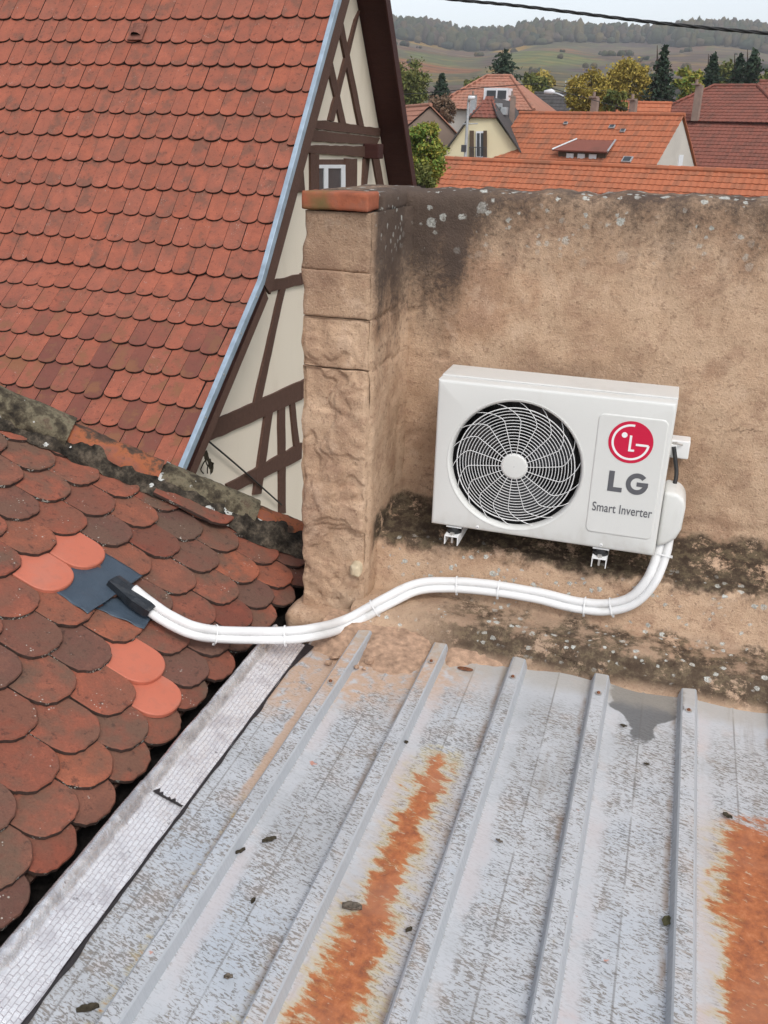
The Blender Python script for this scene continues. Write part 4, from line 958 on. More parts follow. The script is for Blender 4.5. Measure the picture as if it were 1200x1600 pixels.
TB = [[(486,186),(594,200.5),(594,213),(484,200)], [(482.5,202),(594,215),(589,225.5),(477,221)], [(474,227),(592,228.5),(591,247),(470,238)],
      [(528,32),(535,27),(569,198),(561,197)], [(556,30),(563,17),(522,190),(514,188)], [(510,92),(517,82),(541,194),(532,192)],
      [(486,239),(499,241),(499,300),(486,300)], [(540,248),(558,248),(558,300),(540,300)], [(464,239),(472,238),(477,300),(466,300)], [(570,248),(578,248),(573,300),(567,300)], [(583,248),(593,248),(602,300),(592,300)],
      [(407,444),(472,427),(472,445),(404,460)], [(439,451),(447,448),(408,630),(397,633)], [(328,661),(472,595),(472,624),(322,692)],
      [(416,646),(427,641),(409,770),(397,774)], [(436,638),(446,634),(447,802),(437,802)], [(454,630),(461,627),(469,700),(461,700)], [(355,757),(472,692),(472,717),(360,772)]]
for i, pl_ in enumerate(TB): onwall(pl_, 'timber', M_TIMBER, house, x0=XW-0.01, proud=0.034+0.0015*(i % 5))
# the frame goes on where the pillar hides it from here
def timber_box(y0, y1, z0, z1, k):
    b = MB(); b.box((XW-0.01, y0, z0), (XW+0.024+0.0011*k, y1, z1)); b.build('timber', M_TIMBER, house, bevel=0.006)
zm, zl = [atX(471, q, XW+0.025).z for q in (427, 445)], [atX(471, q, XW+0.025).z for q in (596, 624)]
ym, yl = atX(471, 436, XW+0.025).y, atX(471, 610, XW+0.025).y
timber_box(ym, 13.3, zm[1], zm[0], 7); timber_box(yl, 13.4, zl[1], zl[0], 8)
zf = zl[1]-2.4; timber_box(6.1, 13.4, zf-0.2, zf, 9)
for k, y in enumerate((9.9, 11.1, 12.4)):
    timber_box(y, y+0.16, zl[0]+0.002, zm[1]-0.002, k); timber_box(y-0.3, y-0.14, zf+0.002, zl[1]-0.002, k+3)
for k, y in enumerate((10.2, 11.5)): timber_box(y, y+0.16, zm[0]+0.002, atX(500, 300, XW+0.025).z-0.3, k)
win = sub(onwall([(499,249),(540,249),(540,299),(499,299)], 'window', M_TIMBER, house, proud=0.016))
for pl_ in ([(499,257.5),(540,257.5),(540,263),(499,263)], [(507,263),(513,263),(513,299),(507,299)], [(534,263),(540,263),(540,299),(534,299)]): onwall(pl_, 'frame', M_WFRAME, win, proud=0.036)
for pl_ in ([(499,263),(507,263),(507,299),(499,299)], [(513,263),(534,263),(534,299),(513,299)]): onwall(pl_, 'pane', M_GLASS, win, proud=0.026)
p = atX(597, 236, XW+0.2); b = MB(); b.box((XW-0.02, p.y-0.14, p.z-0.09), (XG-0.16, p.y+0.06, p.z+0.08)); b.build('purlin_end', M_SOFFIT, house, bevel=0.012)
# verge boards and zinc trim
def strip(a, c, n, o0, o1, x0, x1, name, mat, ext=0.0):
    u = (c-a).normalized(); a = a-u*ext; c = c+u*0.0
    b = MB(); b.prism([Vector((x0, a.y, a.z))+n*o0, Vector((x0, c.y, c.z))+n*o0, Vector((x0, c.y, c.z))+n*o1, Vector((x0, a.y, a.z))+n*o1], (x1-x0, 0, 0)); return b.build(name, mat, house, bevel=0.004)
M1 = HB+(HR-HB)*0.30; M2 = HB+(HR-HB)*0.66; L1 = HC+(HB-HC)*0.52
for a, c, n, dx in ((HC, L1, nL, 0), (L1-upL*0.03, HB, nL, 0.0015), (HB-upU*0.01, M1, nU, 0.003), (M1-upU*0.04, M2, nU, 0.0015), (M2-upU*0.04, HR, nU, 0.003)):
    strip(a, c, n, 0.026+dx, -0.040-dx, XG-0.040, XG+0.004+dx, 'zinc_trim', M_ZINC)
strip(HB, HR, nU, -0.048, -0.225, XG-0.030, XG-0.002, 'barge_board', M_TIMBER); strip(HC, HB, nL, -0.048, -0.215, XG-0.032, XG-0.004, 'barge_board', M_TIMBER)
strip(HF, HR, nF, 0.004, -0.15, XG-0.026, XG-0.0, 'barge_board', M_SOFFIT)
for t in (0.08, 0.24, 0.43, 0.6, 0.77, 0.93):
    q = HC+(HB-HC)*t; b = MB(); q = q+nL*0.0; b.tube([(XG+0.004, q.y, q.z), (XG+0.010, q.y, q.z)], 0.010, 10); b.build('trim_screw', M_STEEL, house)
# tiles: the 300 that show largest are single objects, the others one mass
HP, HX = 0.1755, 0.2864
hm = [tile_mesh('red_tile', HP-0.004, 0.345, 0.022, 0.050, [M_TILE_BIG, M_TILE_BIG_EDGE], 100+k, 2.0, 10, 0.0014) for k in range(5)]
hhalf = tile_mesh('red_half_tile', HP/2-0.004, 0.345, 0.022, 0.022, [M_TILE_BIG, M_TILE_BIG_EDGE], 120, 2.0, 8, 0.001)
spots = []; tr = random.Random(5)
def row_at(base, up, n, k):
    xr = XG-0.046; t = 0.06
    if k % 2: spots.append((hhalf, Vector((xr-HP/4, base.y, base.z)), up, n)); xr -= HP/2
    x = xr-HP/2
    while x > XL+0.1:
        spots.append((tr.choice(hm), Vector((x+tr.uniform(-.002, .002), base.y, base.z)), up, n)); x -= HP
lenU = (HA-HB).length; k = -5
while True:
    v = 0.208+HX*k
    if v > lenU-0.02: break
    row_at(HA-upU*v, upU, nU, k); k += 1
v = 0.208+HX*k-lenU
while v < (HB-HC).length+0.02:
    row_at(HB-upL*v, upL, nL, k); k += 1; v += HX
cand = []; 
for i, (me, p, up, n) in enumerate(spots):
    x, y = pix(p+up*0.1)
    seen = -20 < x < 540 and -25 < y < 735 and y < 590+0.47*x
    cand.append((0 if seen else 1, p.length, i))
chosen = set(i for _, _, i in sorted(cand)[:296]); mass = MB()
for i, (me, p, up, n) in enumerate(spots):
    tl = 0.078+tr.uniform(-0.010, 0.006); y = up*math.cos(tl)-n*math.sin(tl); z = n*math.cos(tl)+up*math.sin(tl); rz = tr.uniform(-.008, .008)
    x2 = Vector((1, 0, 0))*math.cos(rz)+y*math.sin(rz); y2 = z.cross(x2); p = p+n*(tr.uniform(0, .003)+0.012*noise.noise((p.x*0.5, p.y*0.6, p.z*0.6)))+up*(tr.uniform(-.006, .006)+0.012*noise.noise((p.x*0.6, p.z*2, 4)))
    M_ = Matrix(((x2.x, y2.x, z.x, p.x), (x2.y, y2.y, z.y, p.y), (x2.z, y2.z, z.z, p.z), (0, 0, 0, 1)))
    if tr.random() < 0.025: M_ = Matrix.Translation(-up*tr.uniform(0.012, 0.035)+n*0.003) @ M_ @ Matrix.Rotation(tr.uniform(-0.05, 0.05), 4, 'Z')
    if i in chosen: link('roof_tile', me, house, M_)
    else:
        o = len(mass.v); mass.v += [tuple(M_ @ v_.co) for v_ in me.vertices]
        for f in me.polygons: mass.f.append(tuple(q+o for q in f.vertices)); mass.m.append(f.material_index)
o = link('roof_tiles', mass.mesh('roof_tiles', [M_TILE_BIG, M_TILE_BIG_EDGE]), house); o['kind'] = 'stuff'
M_HOLE = plain('dark_vent_hole', (0.012, 0.010, 0.009), 0.9, 0.1)
M_VENT = plain('brown_vent_clay', (0.20, 0.085, 0.062), 0.9, 0.15, var=0.25, scale=30)
for (x, y) in ((212, 55), (57, 475)):
    p = at(x, y, nU, nU.dot(HA)+0.016); ux = Vector((1, 0, 0)); b = MB()
    w_, h_, l_ = 0.062, 0.045, 0.15
    f0 = [p-ux*w_, p-ux*w_*0.55+nU*h_*0.8, p+nU*h_, p+ux*w_*0.55+nU*h_*0.8, p+ux*w_]; r0 = [q+upU*l_-nU*nU.dot(q-p)*0.85 for q in f0]
    b.grid([f0, r0]); b.build('vent_hood', M_VENT, house, smooth=True)
    b = MB(); b.add([q+upU*0.012-nU*0.002 for q in f0], [(0, 1, 2, 3, 4)]); b.build('vent_mouth', M_HOLE, house)
    b = MB(); q0 = p-ux*0.082-upU*0.055-nU*0.008; b.prism([q0, q0+ux*0.164, q0+ux*0.164+upU*0.21-nU*0.012, q0+upU*0.21-nU*0.012], nU*0.010); b.build('vent_plate', M_VENT, house)
b = MB(); pw = catmull([atX(318, 683, XW+0.06), atX(360, 718, XW+0.05), atX(400, 753, XW+0.05), atX(440, 789, XW+0.05)], 5); b.tube(pw, 0.009, 6); b.build('wall_wire', M_RUBBER, house)
# withered climber under the verge
iv = thing('withered_climber', 'withered dark climber sprig under the verge of the half timbered house', 'plant', atX(320, 735, XW+0.12))
M_IVY = plain('withered_ivy', (0.045, 0.035, 0.022), 0.8, 0.2, var=0.5, scale=40)
b = MB()
for s_ in range(2):
    q = atX(318+6*s_, 740, XW+0.10); pts = [q]
    for k in range(6): q = q+Vector((0.01*rnd(-1, 1), 0.05*rnd(-0.6, 1), 0.06*rnd(0.2, 1))); pts.append(q)
    b.tube(pts, 0.006, 5)
b.build('stem', M_IVY, iv)
for (x, y) in ((318, 708), (322, 712), (329, 727), (327, 722), (331, 733)):
    c = atX(x, y, XW+0.12); b = MB(); a = rnd(0, 6); d1 = Vector((0.02*rnd(-1, 1), math.cos(a), math.sin(a)))*0.055; d2 = Vector((0.03, -math.sin(a), math.cos(a)))*0.036
    b.add([c-d1, c-d1*0.3+d2, c+d1*0.4+d2*0.7+Vector((0.02, 0, 0)), c+d1, c+d1*0.4-d2*0.8, c-d1*0.3-d2], [(0, 1, 2, 3, 4, 5)]); b.build('leaf', M_IVY, iv)
# ------------------------------------------------------------------ terrain
PROF = [(0,-7),(120,-7),(200,-4),(300,6),(450,24),(650,50),(850,67),(1000,89),(1100,102),(1250,108),(1500,90),(2500,60),(4000,40)]
def height(x, y):
    d = math.hypot(x, y); z = PROF[-1][1]
    for (a, za), (c, zc) in zip(PROF[:-1], PROF[1:]):
        if a <= d <= c: t = (d-a)/(c-a); z = za+(zc-za)*t; break
    az = math.degrees(math.atan2(x, y)); f = sstep(180, 900, d)
    return z + f*(13*noise.noise((az*0.17, 2.0, d*0.0006))+3.0*noise.noise((x*0.006, y*0.006, 1)))-f*12*sstep(1.5, 7, az)
def ground_mat():
    m = NT('autumn_vineyards', 0.95, 0.1); x, y, z = m.sep()
    far = m.step(z, -6.5, -3.0)
    w = m.math('MULTIPLY', m.math('SUBTRACT', m.noise(0.008, 3), 0.5), 60.0)
    pv = m.comb(m.math('ADD', x, w), m.math('ADD', m.math('MULTIPLY', y, 0.55), w), 0.0)
    vo = m.voro(0.021, v=pv); r = m.sep(vo.outputs['Color'])
    c = m.ramp(r[0], [(0.0, (0.125,0.085,0.068)), (0.22, (0.150,0.110,0.075)), (0.40, (0.115,0.098,0.055)), (0.55, (0.175,0.105,0.070)), (0.70, (0.115,0.082,0.075)), (0.84, (0.36,0.205,0.040)), (0.91, (0.150,0.165,0.060)), (0.96, (0.27,0.115,0.05))], 'CONSTANT')
    ang = m.math('ADD', m.math('MULTIPLY', x, m.math('SUBTRACT', r[1], 0.5)), m.math('MULTIPLY', y, 0.35))
    rows = m.math('SINE', m.math('MULTIPLY', ang, 0.9))
    c = m.mix(m.math('MULTIPLY', m.step(rows, -0.2, 0.8), 0.6), c, m.mix(1.0, c, (0.45, 0.45, 0.42), 'MULTIPLY'))
    edge = m.voro(0.021, v=pv, feature='DISTANCE_TO_EDGE'); c = m.mix(m.math('MULTIPLY', m.step(edge.outputs['Distance'], 0.07, 0.03), 0.7), c, (0.12, 0.125, 0.06))
    c = m.mix(m.math('MULTIPLY', m.step(m.noise(0.06, 6, 0.75), 0.47, 0.62), 0.6), c, (0.085, 0.07, 0.045)); c = m.mix(m.math('MULTIPLY', m.step(m.noise(0.035, 5, 0.7, v=m.map(m.pos(), (1, 1, 1), (500, 80, 0))), 0.52, 0.62), 0.55), c, (0.27, 0.185, 0.06))
    near = m.mix(m.noise(0.5, 5), (0.07, 0.085, 0.035), (0.12, 0.10, 0.055))
    m.color(m.mix(far, near, c)); return m.mat
b = MB(); rows = []
rad = [0, 15, 40, 80, 120, 160, 200, 250, 300]+[300+25*i for i in range(1, 49)]+[1600, 1800, 2200, 3000, 4000]
azs = [-180+8*i for i in range(17)]+[-44+1.0*i for i in range(72)]+[28+8*i for i in range(1, 20)]
for d in rad: rows.append([(d*math.sin(R(a)), d*math.cos(R(a)), height(d*math.sin(R(a)), d*math.cos(R(a)))) for a in azs])
b.grid(rows, closed=True); o = b.build('ground', ground_mat(), None, smooth=True); tag(o, 'village ground rising to autumn vineyard slopes', None, kind='structure')
# wooded crest: one far mass of crowns
def forest_mat(name, cols):
    m = NT(name, 0.95, 0.1); r = m.geo('Random Per Island'); k = len(cols)-1
    c = m.ramp(r, [(i/k, q) for i, q in enumerate(cols)]); n = m.noise(0.55, 5, 0.7)
    m.color(m.mix(m.math('MULTIPLY', m.step(n, 0.45, 0.65), 0.6), c, m.mix(1.0, c, (0.42, 0.42, 0.42), 'MULTIPLY'))).bump(m.noise(1.2, 4), 0.9, 0.8); return m.mat
M_FOREST = forest_mat('autumn_wood', [(0.050,0.062,0.036), (0.085,0.085,0.042), (0.110,0.080,0.050), (0.060,0.070,0.040), (0.135,0.105,0.045), (0.095,0.070,0.055), (0.040,0.055,0.035)])
ico = bmesh.new(); bmesh.ops.create_icosphere(ico, subdivisions=2, radius=1.0); ICO_V = [v.co.copy() for v in ico.verts]; ICO_F = [tuple(v.index for v in f.verts) for f in ico.faces]; ico.free()
tr = random.Random(21)
def blob(b, p, rx, rz, seed):
    sv = Vector((seed, seed*0.7, 0)); vs = []
    for v in ICO_V:
        k = 1+0.38*noise.noise(v*1.7+sv)+0.18*noise.noise(v*4.3+sv); vs.append((p[0]+v.x*rx*k, p[1]+v.y*rx*k, p[2]+v.z*rz*k))
    b.add(vs, ICO_F)
b = MB(); d = 815.0
while d < 1270:
    az = -21.0
    while az < 12.0:
        a = az+tr.uniform(-0.18, 0.18); dd = d+tr.uniform(-5, 5); x, y = dd*math.sin(R(a)), dd*math.cos(R(a))
        lim = 905+35*noise.noise((a*0.28, 9.1, 0))+14*noise.noise((a*1.4, 2.1, 0))+85*sstep(-9.5, -5.5, a)*sstep(-1.2, -3.5, a)
        if dd > lim:
            h = tr.uniform(6, 14) * (1 if dd > lim+12 else 0.75); r_ = tr.uniform(2.6, 6.6); blob(b, (x, y, height(x, y)+h*0.45), r_, h*0.6, tr.uniform(0, 90))
        az += math.degrees(7.2/d)
    d += 9.0+(d-815)*0.02
o = b.build('far_wood', M_FOREST, None, smooth=True); tag(o, 'hazy autumn wood covering the crest of the hill', 'wood', kind='stuff')
b = MB()
for i in range(300):
    a = tr.uniform(-20, 11); d = tr.uniform(170, 800); 
    if noise.noise((a*0.5, d*0.012, 4)) < 0.12: continue
    x, y = d*math.sin(R(a)), d*math.cos(R(a)); h = tr.uniform(0.9, 2.9)
    for k in range(3): blob(b, (x+tr.uniform(-3, 3), y+tr.uniform(-2, 2), height(x, y)+h*0.5), h*0.75, h*0.7, tr.uniform(0, 90))
o = b.build('hedges', M_FOREST, None, smooth=True); tag(o, 'scattered hedges and bushes between the far vineyards', 'hedge', kind='stuff')

b = MB(); tr = random.Random(77)
def _scrub():
    for i in range(260):
        a = tr.uniform(-19, 9); d = tr.uniform(125, 300)
        if noise.noise((a*0.45, d*0.02, 7)) < -0.05: continue
        x, y = d*math.sin(R(a)), d*math.cos(R(a)); h = tr.uniform(1.6, 4.4); z = height(x, y)
        for k in range(70):
            q = Vector((tr.gauss(0, 0.42), tr.gauss(0, 0.42), tr.gauss(0, 0.34)))*h; c = Vector((x, y, max(z+0.1, z+h*0.55+q.z)))+Vector((q.x, q.y, 0))
            n = Vector((tr.gauss(0, 1), tr.gauss(0, 1), tr.gauss(0, 1))).normalized(); u = n.orthogonal()*tr.uniform(0.2, 0.42); w = n.cross(u)
            b.add([c-u, c-w*0.7, c+u, c+w*0.7], [(0, 1, 2, 3)])
_scrub()
m = NT('scrub_leaves', 0.85, 0.15); _n = m.noise(0.06, 3); m.color(m.mix(m.math('MULTIPLY', m.geo('Random Per Island'), 0.4), m.ramp(_n, [(0.3, (0.06,0.07,0.03)), (0.45, (0.13,0.11,0.04)), (0.55, (0.24,0.17,0.04)), (0.65, (0.16,0.095,0.05)), (0.75, (0.07,0.08,0.035))]), (0.05, 0.045, 0.03)))
o = b.build('autumn_scrub', m.mat, None); tag(o, 'autumn scrub and orchard bushes at the foot of the vineyards', 'scrub', kind='stuff')

# ------------------------------------------------------------------ village
def tile_field_mat(name, a, c, dirt):
    m = NT(name, 0.85, 0.2); n = m.noise(2.2, 5, 0.65); n2 = m.noise(0.7, 4); r = m.geo('Random Per Island')
    q = m.mix(n, a, c); q = m.mix(m.math('MULTIPLY', m.step(n2, 0.52, 0.7), 0.45), q, dirt); q = m.mix(m.math('MULTIPLY', m.step(r, 0.5, 1.0), 0.45), q, dirt)
    m.color(q); return m.mat
M_RO = tile_field_mat('orange_roof_tile', (0.36, 0.115, 0.058), (0.50, 0.175, 0.090), (0.22, 0.110, 0.07))
M_RB = tile_field_mat('brown_roof_tile', (0.20, 0.075, 0.055), (0.27, 0.10, 0.072), (0.13, 0.07, 0.055))
M_RP = tile_field_mat('faded_roof_tile', (0.36, 0.16, 0.11), (0.45, 0.22, 0.15), (0.25, 0.15, 0.11))
M_RS = tile_field_mat('slate', (0.065, 0.060, 0.060), (0.10, 0.09, 0.088), (0.05, 0.05, 0.045))
M_CREAM = plain('pale_yellow_wall', (0.70, 0.62, 0.42), 0.9, 0.1, var=0.06, scale=0.6)
M_GREYW = plain('pale_grey_wall', (0.55, 0.51, 0.46), 0.9, 0.1, var=0.10, scale=0.6)
M_DIRTYW = plain('brown_plaster_wall', (0.24, 0.18, 0.145), 0.9, 0.1, var=0.15, scale=0.6)
M_CHIM = plain('chimney_render', (0.27, 0.20, 0.165), 0.9, 0.1, var=0.2, scale=2.0)
M_SHUT = plain('brown_shutter', (0.10, 0.068, 0.045), 0.7, 0.2)
M_POLE = plain('galvanised_pole', (0.42, 0.44, 0.45), 0.45, 0.4, 0.3)
M_DARKP = plain('dark_steel', (0.06, 0.06, 0.065), 0.5, 0.4)
def tiled(corner, e, s, L, W, rp, cp, mat, parent, lift=0.03, wavy=0.02, taper=None, name='roof_tiles'):
    # corner: lower left point; e along the eave, s up the slope; separate small curved tiles joined into one mass
    n = e.cross(s).normalized(); b = MB(); nr = int(W/rp+0.5); rp = W/nr
    for i in range(nr):
        v0, v1 = rp*i, rp*(i+1)+0.06; l0, l1 = (0, L)
        if taper: l0, l1 = taper(i/nr)
        nc = max(1, int((l1-l0)/cp+0.5)); c_ = (l1-l0)/nc if nc else cp
        for j in range(nc):
            u0 = l0+c_*j; q = random.uniform(-0.006, 0.006)
            P0 = [corner+e*(u0+c_*t)+s*v0+n*(lift+w*wavy+q) for t, w in ((0.0, 0.2), (0.35, 0.0), (0.72, 1.0), (1.0, 0.25))]
            P1 = [corner+e*(u0+c_*t)+s*v1+n*(w*wavy-0.004) for t, w in ((0.0, 0.2), (0.35, 0.0), (0.72, 1.0), (1.0, 0.25))]
            B0 = [p-n*(lift+0.01) for p in P0]
            b.grid([B0, P0, P1])
    o = b.build(name, mat, parent); o['kind'] = 'stuff'; return o
def ridge_row(parent, a, c, mat, r_=0.11, step=0.4):
    b = MB(); L = (c-a).length; n = int(L/step); d = (c-a)/n
    for i in range(n): b.tube([a+d*i, a+d*(i+1.06)], [r_, r_*0.86], 8)
    o = b.build('ridge_tiles', mat, parent); o['kind'] = 'stuff'
def gable_house(label, ra, rb, half, pitch, mat, wmat, wallz=GZ, over=0.25, rp=0.34, cp=0.24, back=True, group='village houses', name='village_house', ridge_mat=None):
    # ra, rb: ridge ends, left and right as the camera sees them
    h = thing(name, label, 'house', (ra.x, ra.y, wallz), group)
    e = (rb-ra); e.z = 0; L = e.length; e.normalize(); f = Vector((e.y, -e.x, 0))        # f towards the camera
    if f.y > 0: f = -f
    drop = half*math.tan(pitch); s = (-f*math.cos(pitch)+Vector((0, 0, math.sin(pitch)))); W = half/math.cos(pitch)
    ez = ra.z-drop
    a0 = ra+f*half-Vector((0, 0, drop)); tiled(a0-e*over, e, s, L+2*over, W, rp, cp, mat, h)
    s2 = (f*math.cos(pitch)+Vector((0, 0, math.sin(pitch)))); a1 = rb-f*half-Vector((0, 0, drop))
    b = MB(); q = [a1+e*over, a1-e*(L+over), ra-e*over, rb+e*over]; b.prism(q, Vector((0, 0, -0.06))); b.build('rear_slope', mat, h)
    g = half-0.3; gz = ra.z-0.08
    P0 = [ra+f*g+Vector((0, 0, -(g*math.tan(pitch))-0.10)), Vector((ra.x, ra.y, gz-0.05)), ra-f*g+Vector((0, 0, -(g*math.tan(pitch))-0.10))]
    P0 += [Vector((P0[2].x, P0[2].y, wallz)), Vector((P0[0].x, P0[0].y, wallz))]
    b = MB(); b.prism(P0, e*L); b.build('wall', wmat, h)
    ridge_row(h, ra-e*over+Vector((0, 0, 0.02)), rb+e*over+Vector((0, 0, 0.02)), ridge_mat or mat)
    h['_'] = 0; del h['_']
    return h, e, f, s, a0, L, W
def add_box(parent, name, mat, c, e, f, sx, sy, sz, bevel=0.0):
    M_ = Matrix(((e.x, f.x, 0, c.x), (e.y, f.y, 0, c.y), (0, 0, 1, c.z), (0, 0, 0, 1))); b = MB(); b.box((-sx/2, -sy/2, 0), (sx/2, sy/2, sz), M=M_); return b.build(name, mat, parent, bevel=bevel)
# long low orange roof just beyond the wall
ra, rb = atZ(700, 249, -0.86), atZ(1200, 271, -0.86); rb2 = rb+(rb-ra)*0.35
HL = gable_house('long low house whose orange tile roof shows just above the wall', ra, rb2, 3.4, R(36), M_RO, M_GREYW, over=0.1, rp=0.30, cp=0.24)
# orange roof with dormer
ra, rb = atZ(815, 177, 1.25), atZ(1066, 180, 1.25)
hB, e, f, s, a0, L, W = gable_house('house with bright orange roof, small dormer and whitish right gable', ra, rb, 4.3, R(43), M_RO, M_GREYW, over=0.12, rp=0.36, cp=0.26)
nB = e.cross(s)
def onB(x, y, h_=0.0): return at(x, y, nB, nB.dot(a0)+h_)
dl, dr = onB(872, 244), onB(948, 246); dm_ = (dl+dr)*0.5; wD = (dr-dl).length*0.98
dor = sub(MB().prism([dm_-e*wD/2+Vector((0, 0, -0.35)), dm_-e*wD/2+Vector((0, 0, 0.28))+f*0.1, dm_-e*wD/2-f*0.9+Vector((0, 0, 0.62)), dm_-e*wD/2-f*0.9+Vector((0, 0, -0.1))], e*wD).build('dormer', M_SHUT, hB))
rp0 = dm_-e*(wD/2+0.22)+f*0.32+Vector((0, 0, 0.22)); sD = (-f*math.cos(R(24))+Vector((0, 0, math.sin(R(24)))))
b = MB(); b.prism([rp0, rp0+e*(wD+0.44), rp0+e*(wD+0.20)+sD*1.30, rp0+e*0.70+sD*1.30], e.cross(sD)*0.07); b.build('dormer_roof', M_RB, dor)
for q, qq in ((0.0, 0.70), (wD+0.44, wD+0.20)):
    b = MB(); b.tube([rp0+e*q+e.cross(sD)*0.09, rp0+e*qq+sD*1.30+e.cross(sD)*0.09], 0.05, 6); b.build('dormer_trim', M_POLE, dor)
for k in range(3): add_box(dor, 'dormer_window', M_WFRAME, dm_+e*(-0.55+0.55*k)*wD/2.3+f*0.06+Vector((0, 0, -0.22)), e, f, 0.40, 0.10, 0.36)
for (x, y, w_) in ((978, 254, 0.5), (955, 201, 0.3), (972, 207, 0.26), (883, 195, 0.22)):
    p = onB(x, y, 0.05); b = MB(); b.prism([p-e*w_/2, p+e*w_/2, p+e*w_/2+s*w_*0.7, p-e*w_/2+s*w_*0.7], nB*0.07); k = sub(b.build('roof_window', M_POLE, hB)); p = p+nB*0.072+s*0.04
    b = MB(); b.prism([p-e*w_*0.38, p+e*w_*0.38, p+e*w_*0.38+s*w_*0.55, p-e*w_*0.38+s*w_*0.55], nB*0.01); b.build('glass', M_GLASS, k)
def chimney(parent, x, ytop, ybot, Y, w_px, e, f, mat=M_CHIM):
    p0, p1 = atY(x, ybot, Y), atY(x, ytop, Y); w_ = w_px*p0.length/FPX; c = add_box(parent, 'chimney', mat, Vector((p0.x, p0.y, p0.z-0.6)), e, f, w_, w_*0.8, p1.z-p0.z+0.6)
    sub(c); add_box(c, 'chimney_cap', M_CHIM, Vector((p1.x, p1.y, p1.z)), e, f, w_*1.25, w_*1.0, 0.08); b = MB(); b.tube([(p1.x, p1.y, p1.z+0.08), (p1.x, p1.y, p1.z+0.3)], w_*0.22, 8); b.build('chimney_pot', M_CHIM, c)
chimney(hB, 928, 153, 178, ra.y+1.0, 9, e, f); chimney(hB, 988, 157, 178, ra.y+0.2, 9, e, f)
gp = rb+e*0.0; p = at(1063, 252, e, e.dot(rb)+0.02); add_box(hB, 'gable_window', M_WFRAME, p+Vector((0, 0, -0.25)), f, e, 0.5, 0.06, 0.55)
# brown roof behind on the right
ra2, rb3 = atZ(1072, 187.5, 1.3), atZ(1215, 190, 1.3); rb3 = rb3+(rb3-ra2)*0.5
gable_house('house with plain brown red roof at the right picture edge', ra2, rb3, 4.6, R(40), M_RB, M_GREYW, over=0.1, rp=0.30, cp=0.26)
def hip_house(label, cx, cy, e, L, Wd, ez, rz, rl, mat, wmat, mats=None):
    h = thing('village_house', label, 'house', (cx, cy, GZ), 'village houses'); f = Vector((e.y, -e.x, 0)); f = -f if f.y > 0 else f; c = Vector((cx, cy, 0))
    Z = lambda z: Vector((0, 0, z)); A = c-e*L/2+f*Wd/2+Z(ez); B_ = c+e*L/2+f*Wd/2+Z(ez); C_ = c+e*L/2-f*Wd/2+Z(ez); D = c-e*L/2-f*Wd/2+Z(ez); r0 = c-e*rl/2+Z(rz); r1 = c+e*rl/2+Z(rz)
    s = (-f*(Wd/2)+Z(rz-ez)); W = s.length; s.normalize(); off = (L-rl)/2
    tiled(A, e, s, L, W, 0.33, 0.28, mat, h, taper=lambda t: (off*t, L-off*t))
    sl = (e*off+Z(rz-ez)); Wl = sl.length; sl.normalize(); tiled(D, f, sl, Wd, Wl, 0.33, 0.28, (mats or mat), h, taper=lambda t: (Wd/2*t, Wd-Wd/2*t))
    b = MB(); b.add([B_, C_, D, A, r0, r1], [(0, 1, 5), (1, 2, 4, 5), (0, 3, 2, 1)]); b.build('rear_slope', mat, h)
    b = MB(); g = 0.35; q = [c+e*(sx*(L/2-g))+f*(sy*(Wd/2-g))+Z(GZ) for sx, sy in ((-1, 1), (1, 1), (1, -1), (-1, -1))]; b.prism(q, Z(ez-GZ-0.02)); b.build('wall', wmat, h)
    ridge_row(h, r0+Z(0.03), r1+Z(0.03), mat); ridge_row(h, A+Z(0.05), r0+Z(0.05), mat); ridge_row(h, B_+Z(0.05), r1+Z(0.05), mat)
    return h, e, f
p = atY(1128, 134, 66); q = atY(1128, 190, 62)
hD, eD, fD = hip_house('house with hipped brown roof and chimney at the upper right', p.x+0.8, 66, Vector((0.95, -0.31, 0)).normalized(), 9.2, 7.0, q.z, p.z, 2.6, M_RB, M_GREYW, M_RO)
chimney(hD, 1088, 133, 172, 63, 9, eD, fD)
# cream house with half hip
YC = 52.0
def C3(x, y, Y=YC): return atY(x, y, Y)
hC = thing('village_house', 'pale yellow gabled house with shuttered window behind the street lamp', 'house', (C3(735, 250).x, YC, GZ), 'village houses')
wl = [C3(688, 247), C3(736, 184), C3(774, 184), C3(808, 232), C3(808, 262)]; b = MB(); low = [Vector((wl[-1].x, YC, GZ)), Vector((wl[0].x, YC, GZ))]
b.prism(wl+low, (0, 8, 0)); b.build('wall', M_CREAM, hC)
hp = [C3(734, 182), C3(777, 182), C3(759, 152, YC+1.1), C3(756, 152, YC+1.1)]; b = MB(); up = (hp[3]-hp[0]); e_ = Vector((1, 0, 0)); s_ = Vector((0, up.y, up.z)); Wc = s_.length; s_.normalize(); Lc = hp[1].x-hp[0].x
tiled(hp[0]+Vector((0, -0.15, -0.05)), e_, s_, Lc, Wc+0.1, 0.28, 0.24, M_RB, hC, taper=lambda t: (Lc*0.46*t, Lc-Lc*0.36*t))
for (x0, y0, x1, y1, m_, nm) in ((684, 251, 757, 152, M_RS, 'left_slope'), (816, 243, 757, 152, M_RS, 'right_slope')):
    a, c = C3(x0, y0, YC-0.3), C3(x1, y1, YC-0.3); a2 = a+Vector((0, 8, 0)); c2 = c+Vector((0, 8, 0)); edge = a+(c-a)*0.69; c = c+(Vector((0, 1.4, 0)))
    b = MB(); b.prism([a, edge, c, c2, a2], Vector((0, 0, 0.09))); b.build(nm, m_, hC)
wn_ = sub(MB().prism([C3(744, 205, YC-0.02), C3(757, 205, YC-0.02), C3(757, 246, YC-0.02), C3(744, 246, YC-0.02)], (0, -0.06, 0)).build('window', M_WFRAME, hC))
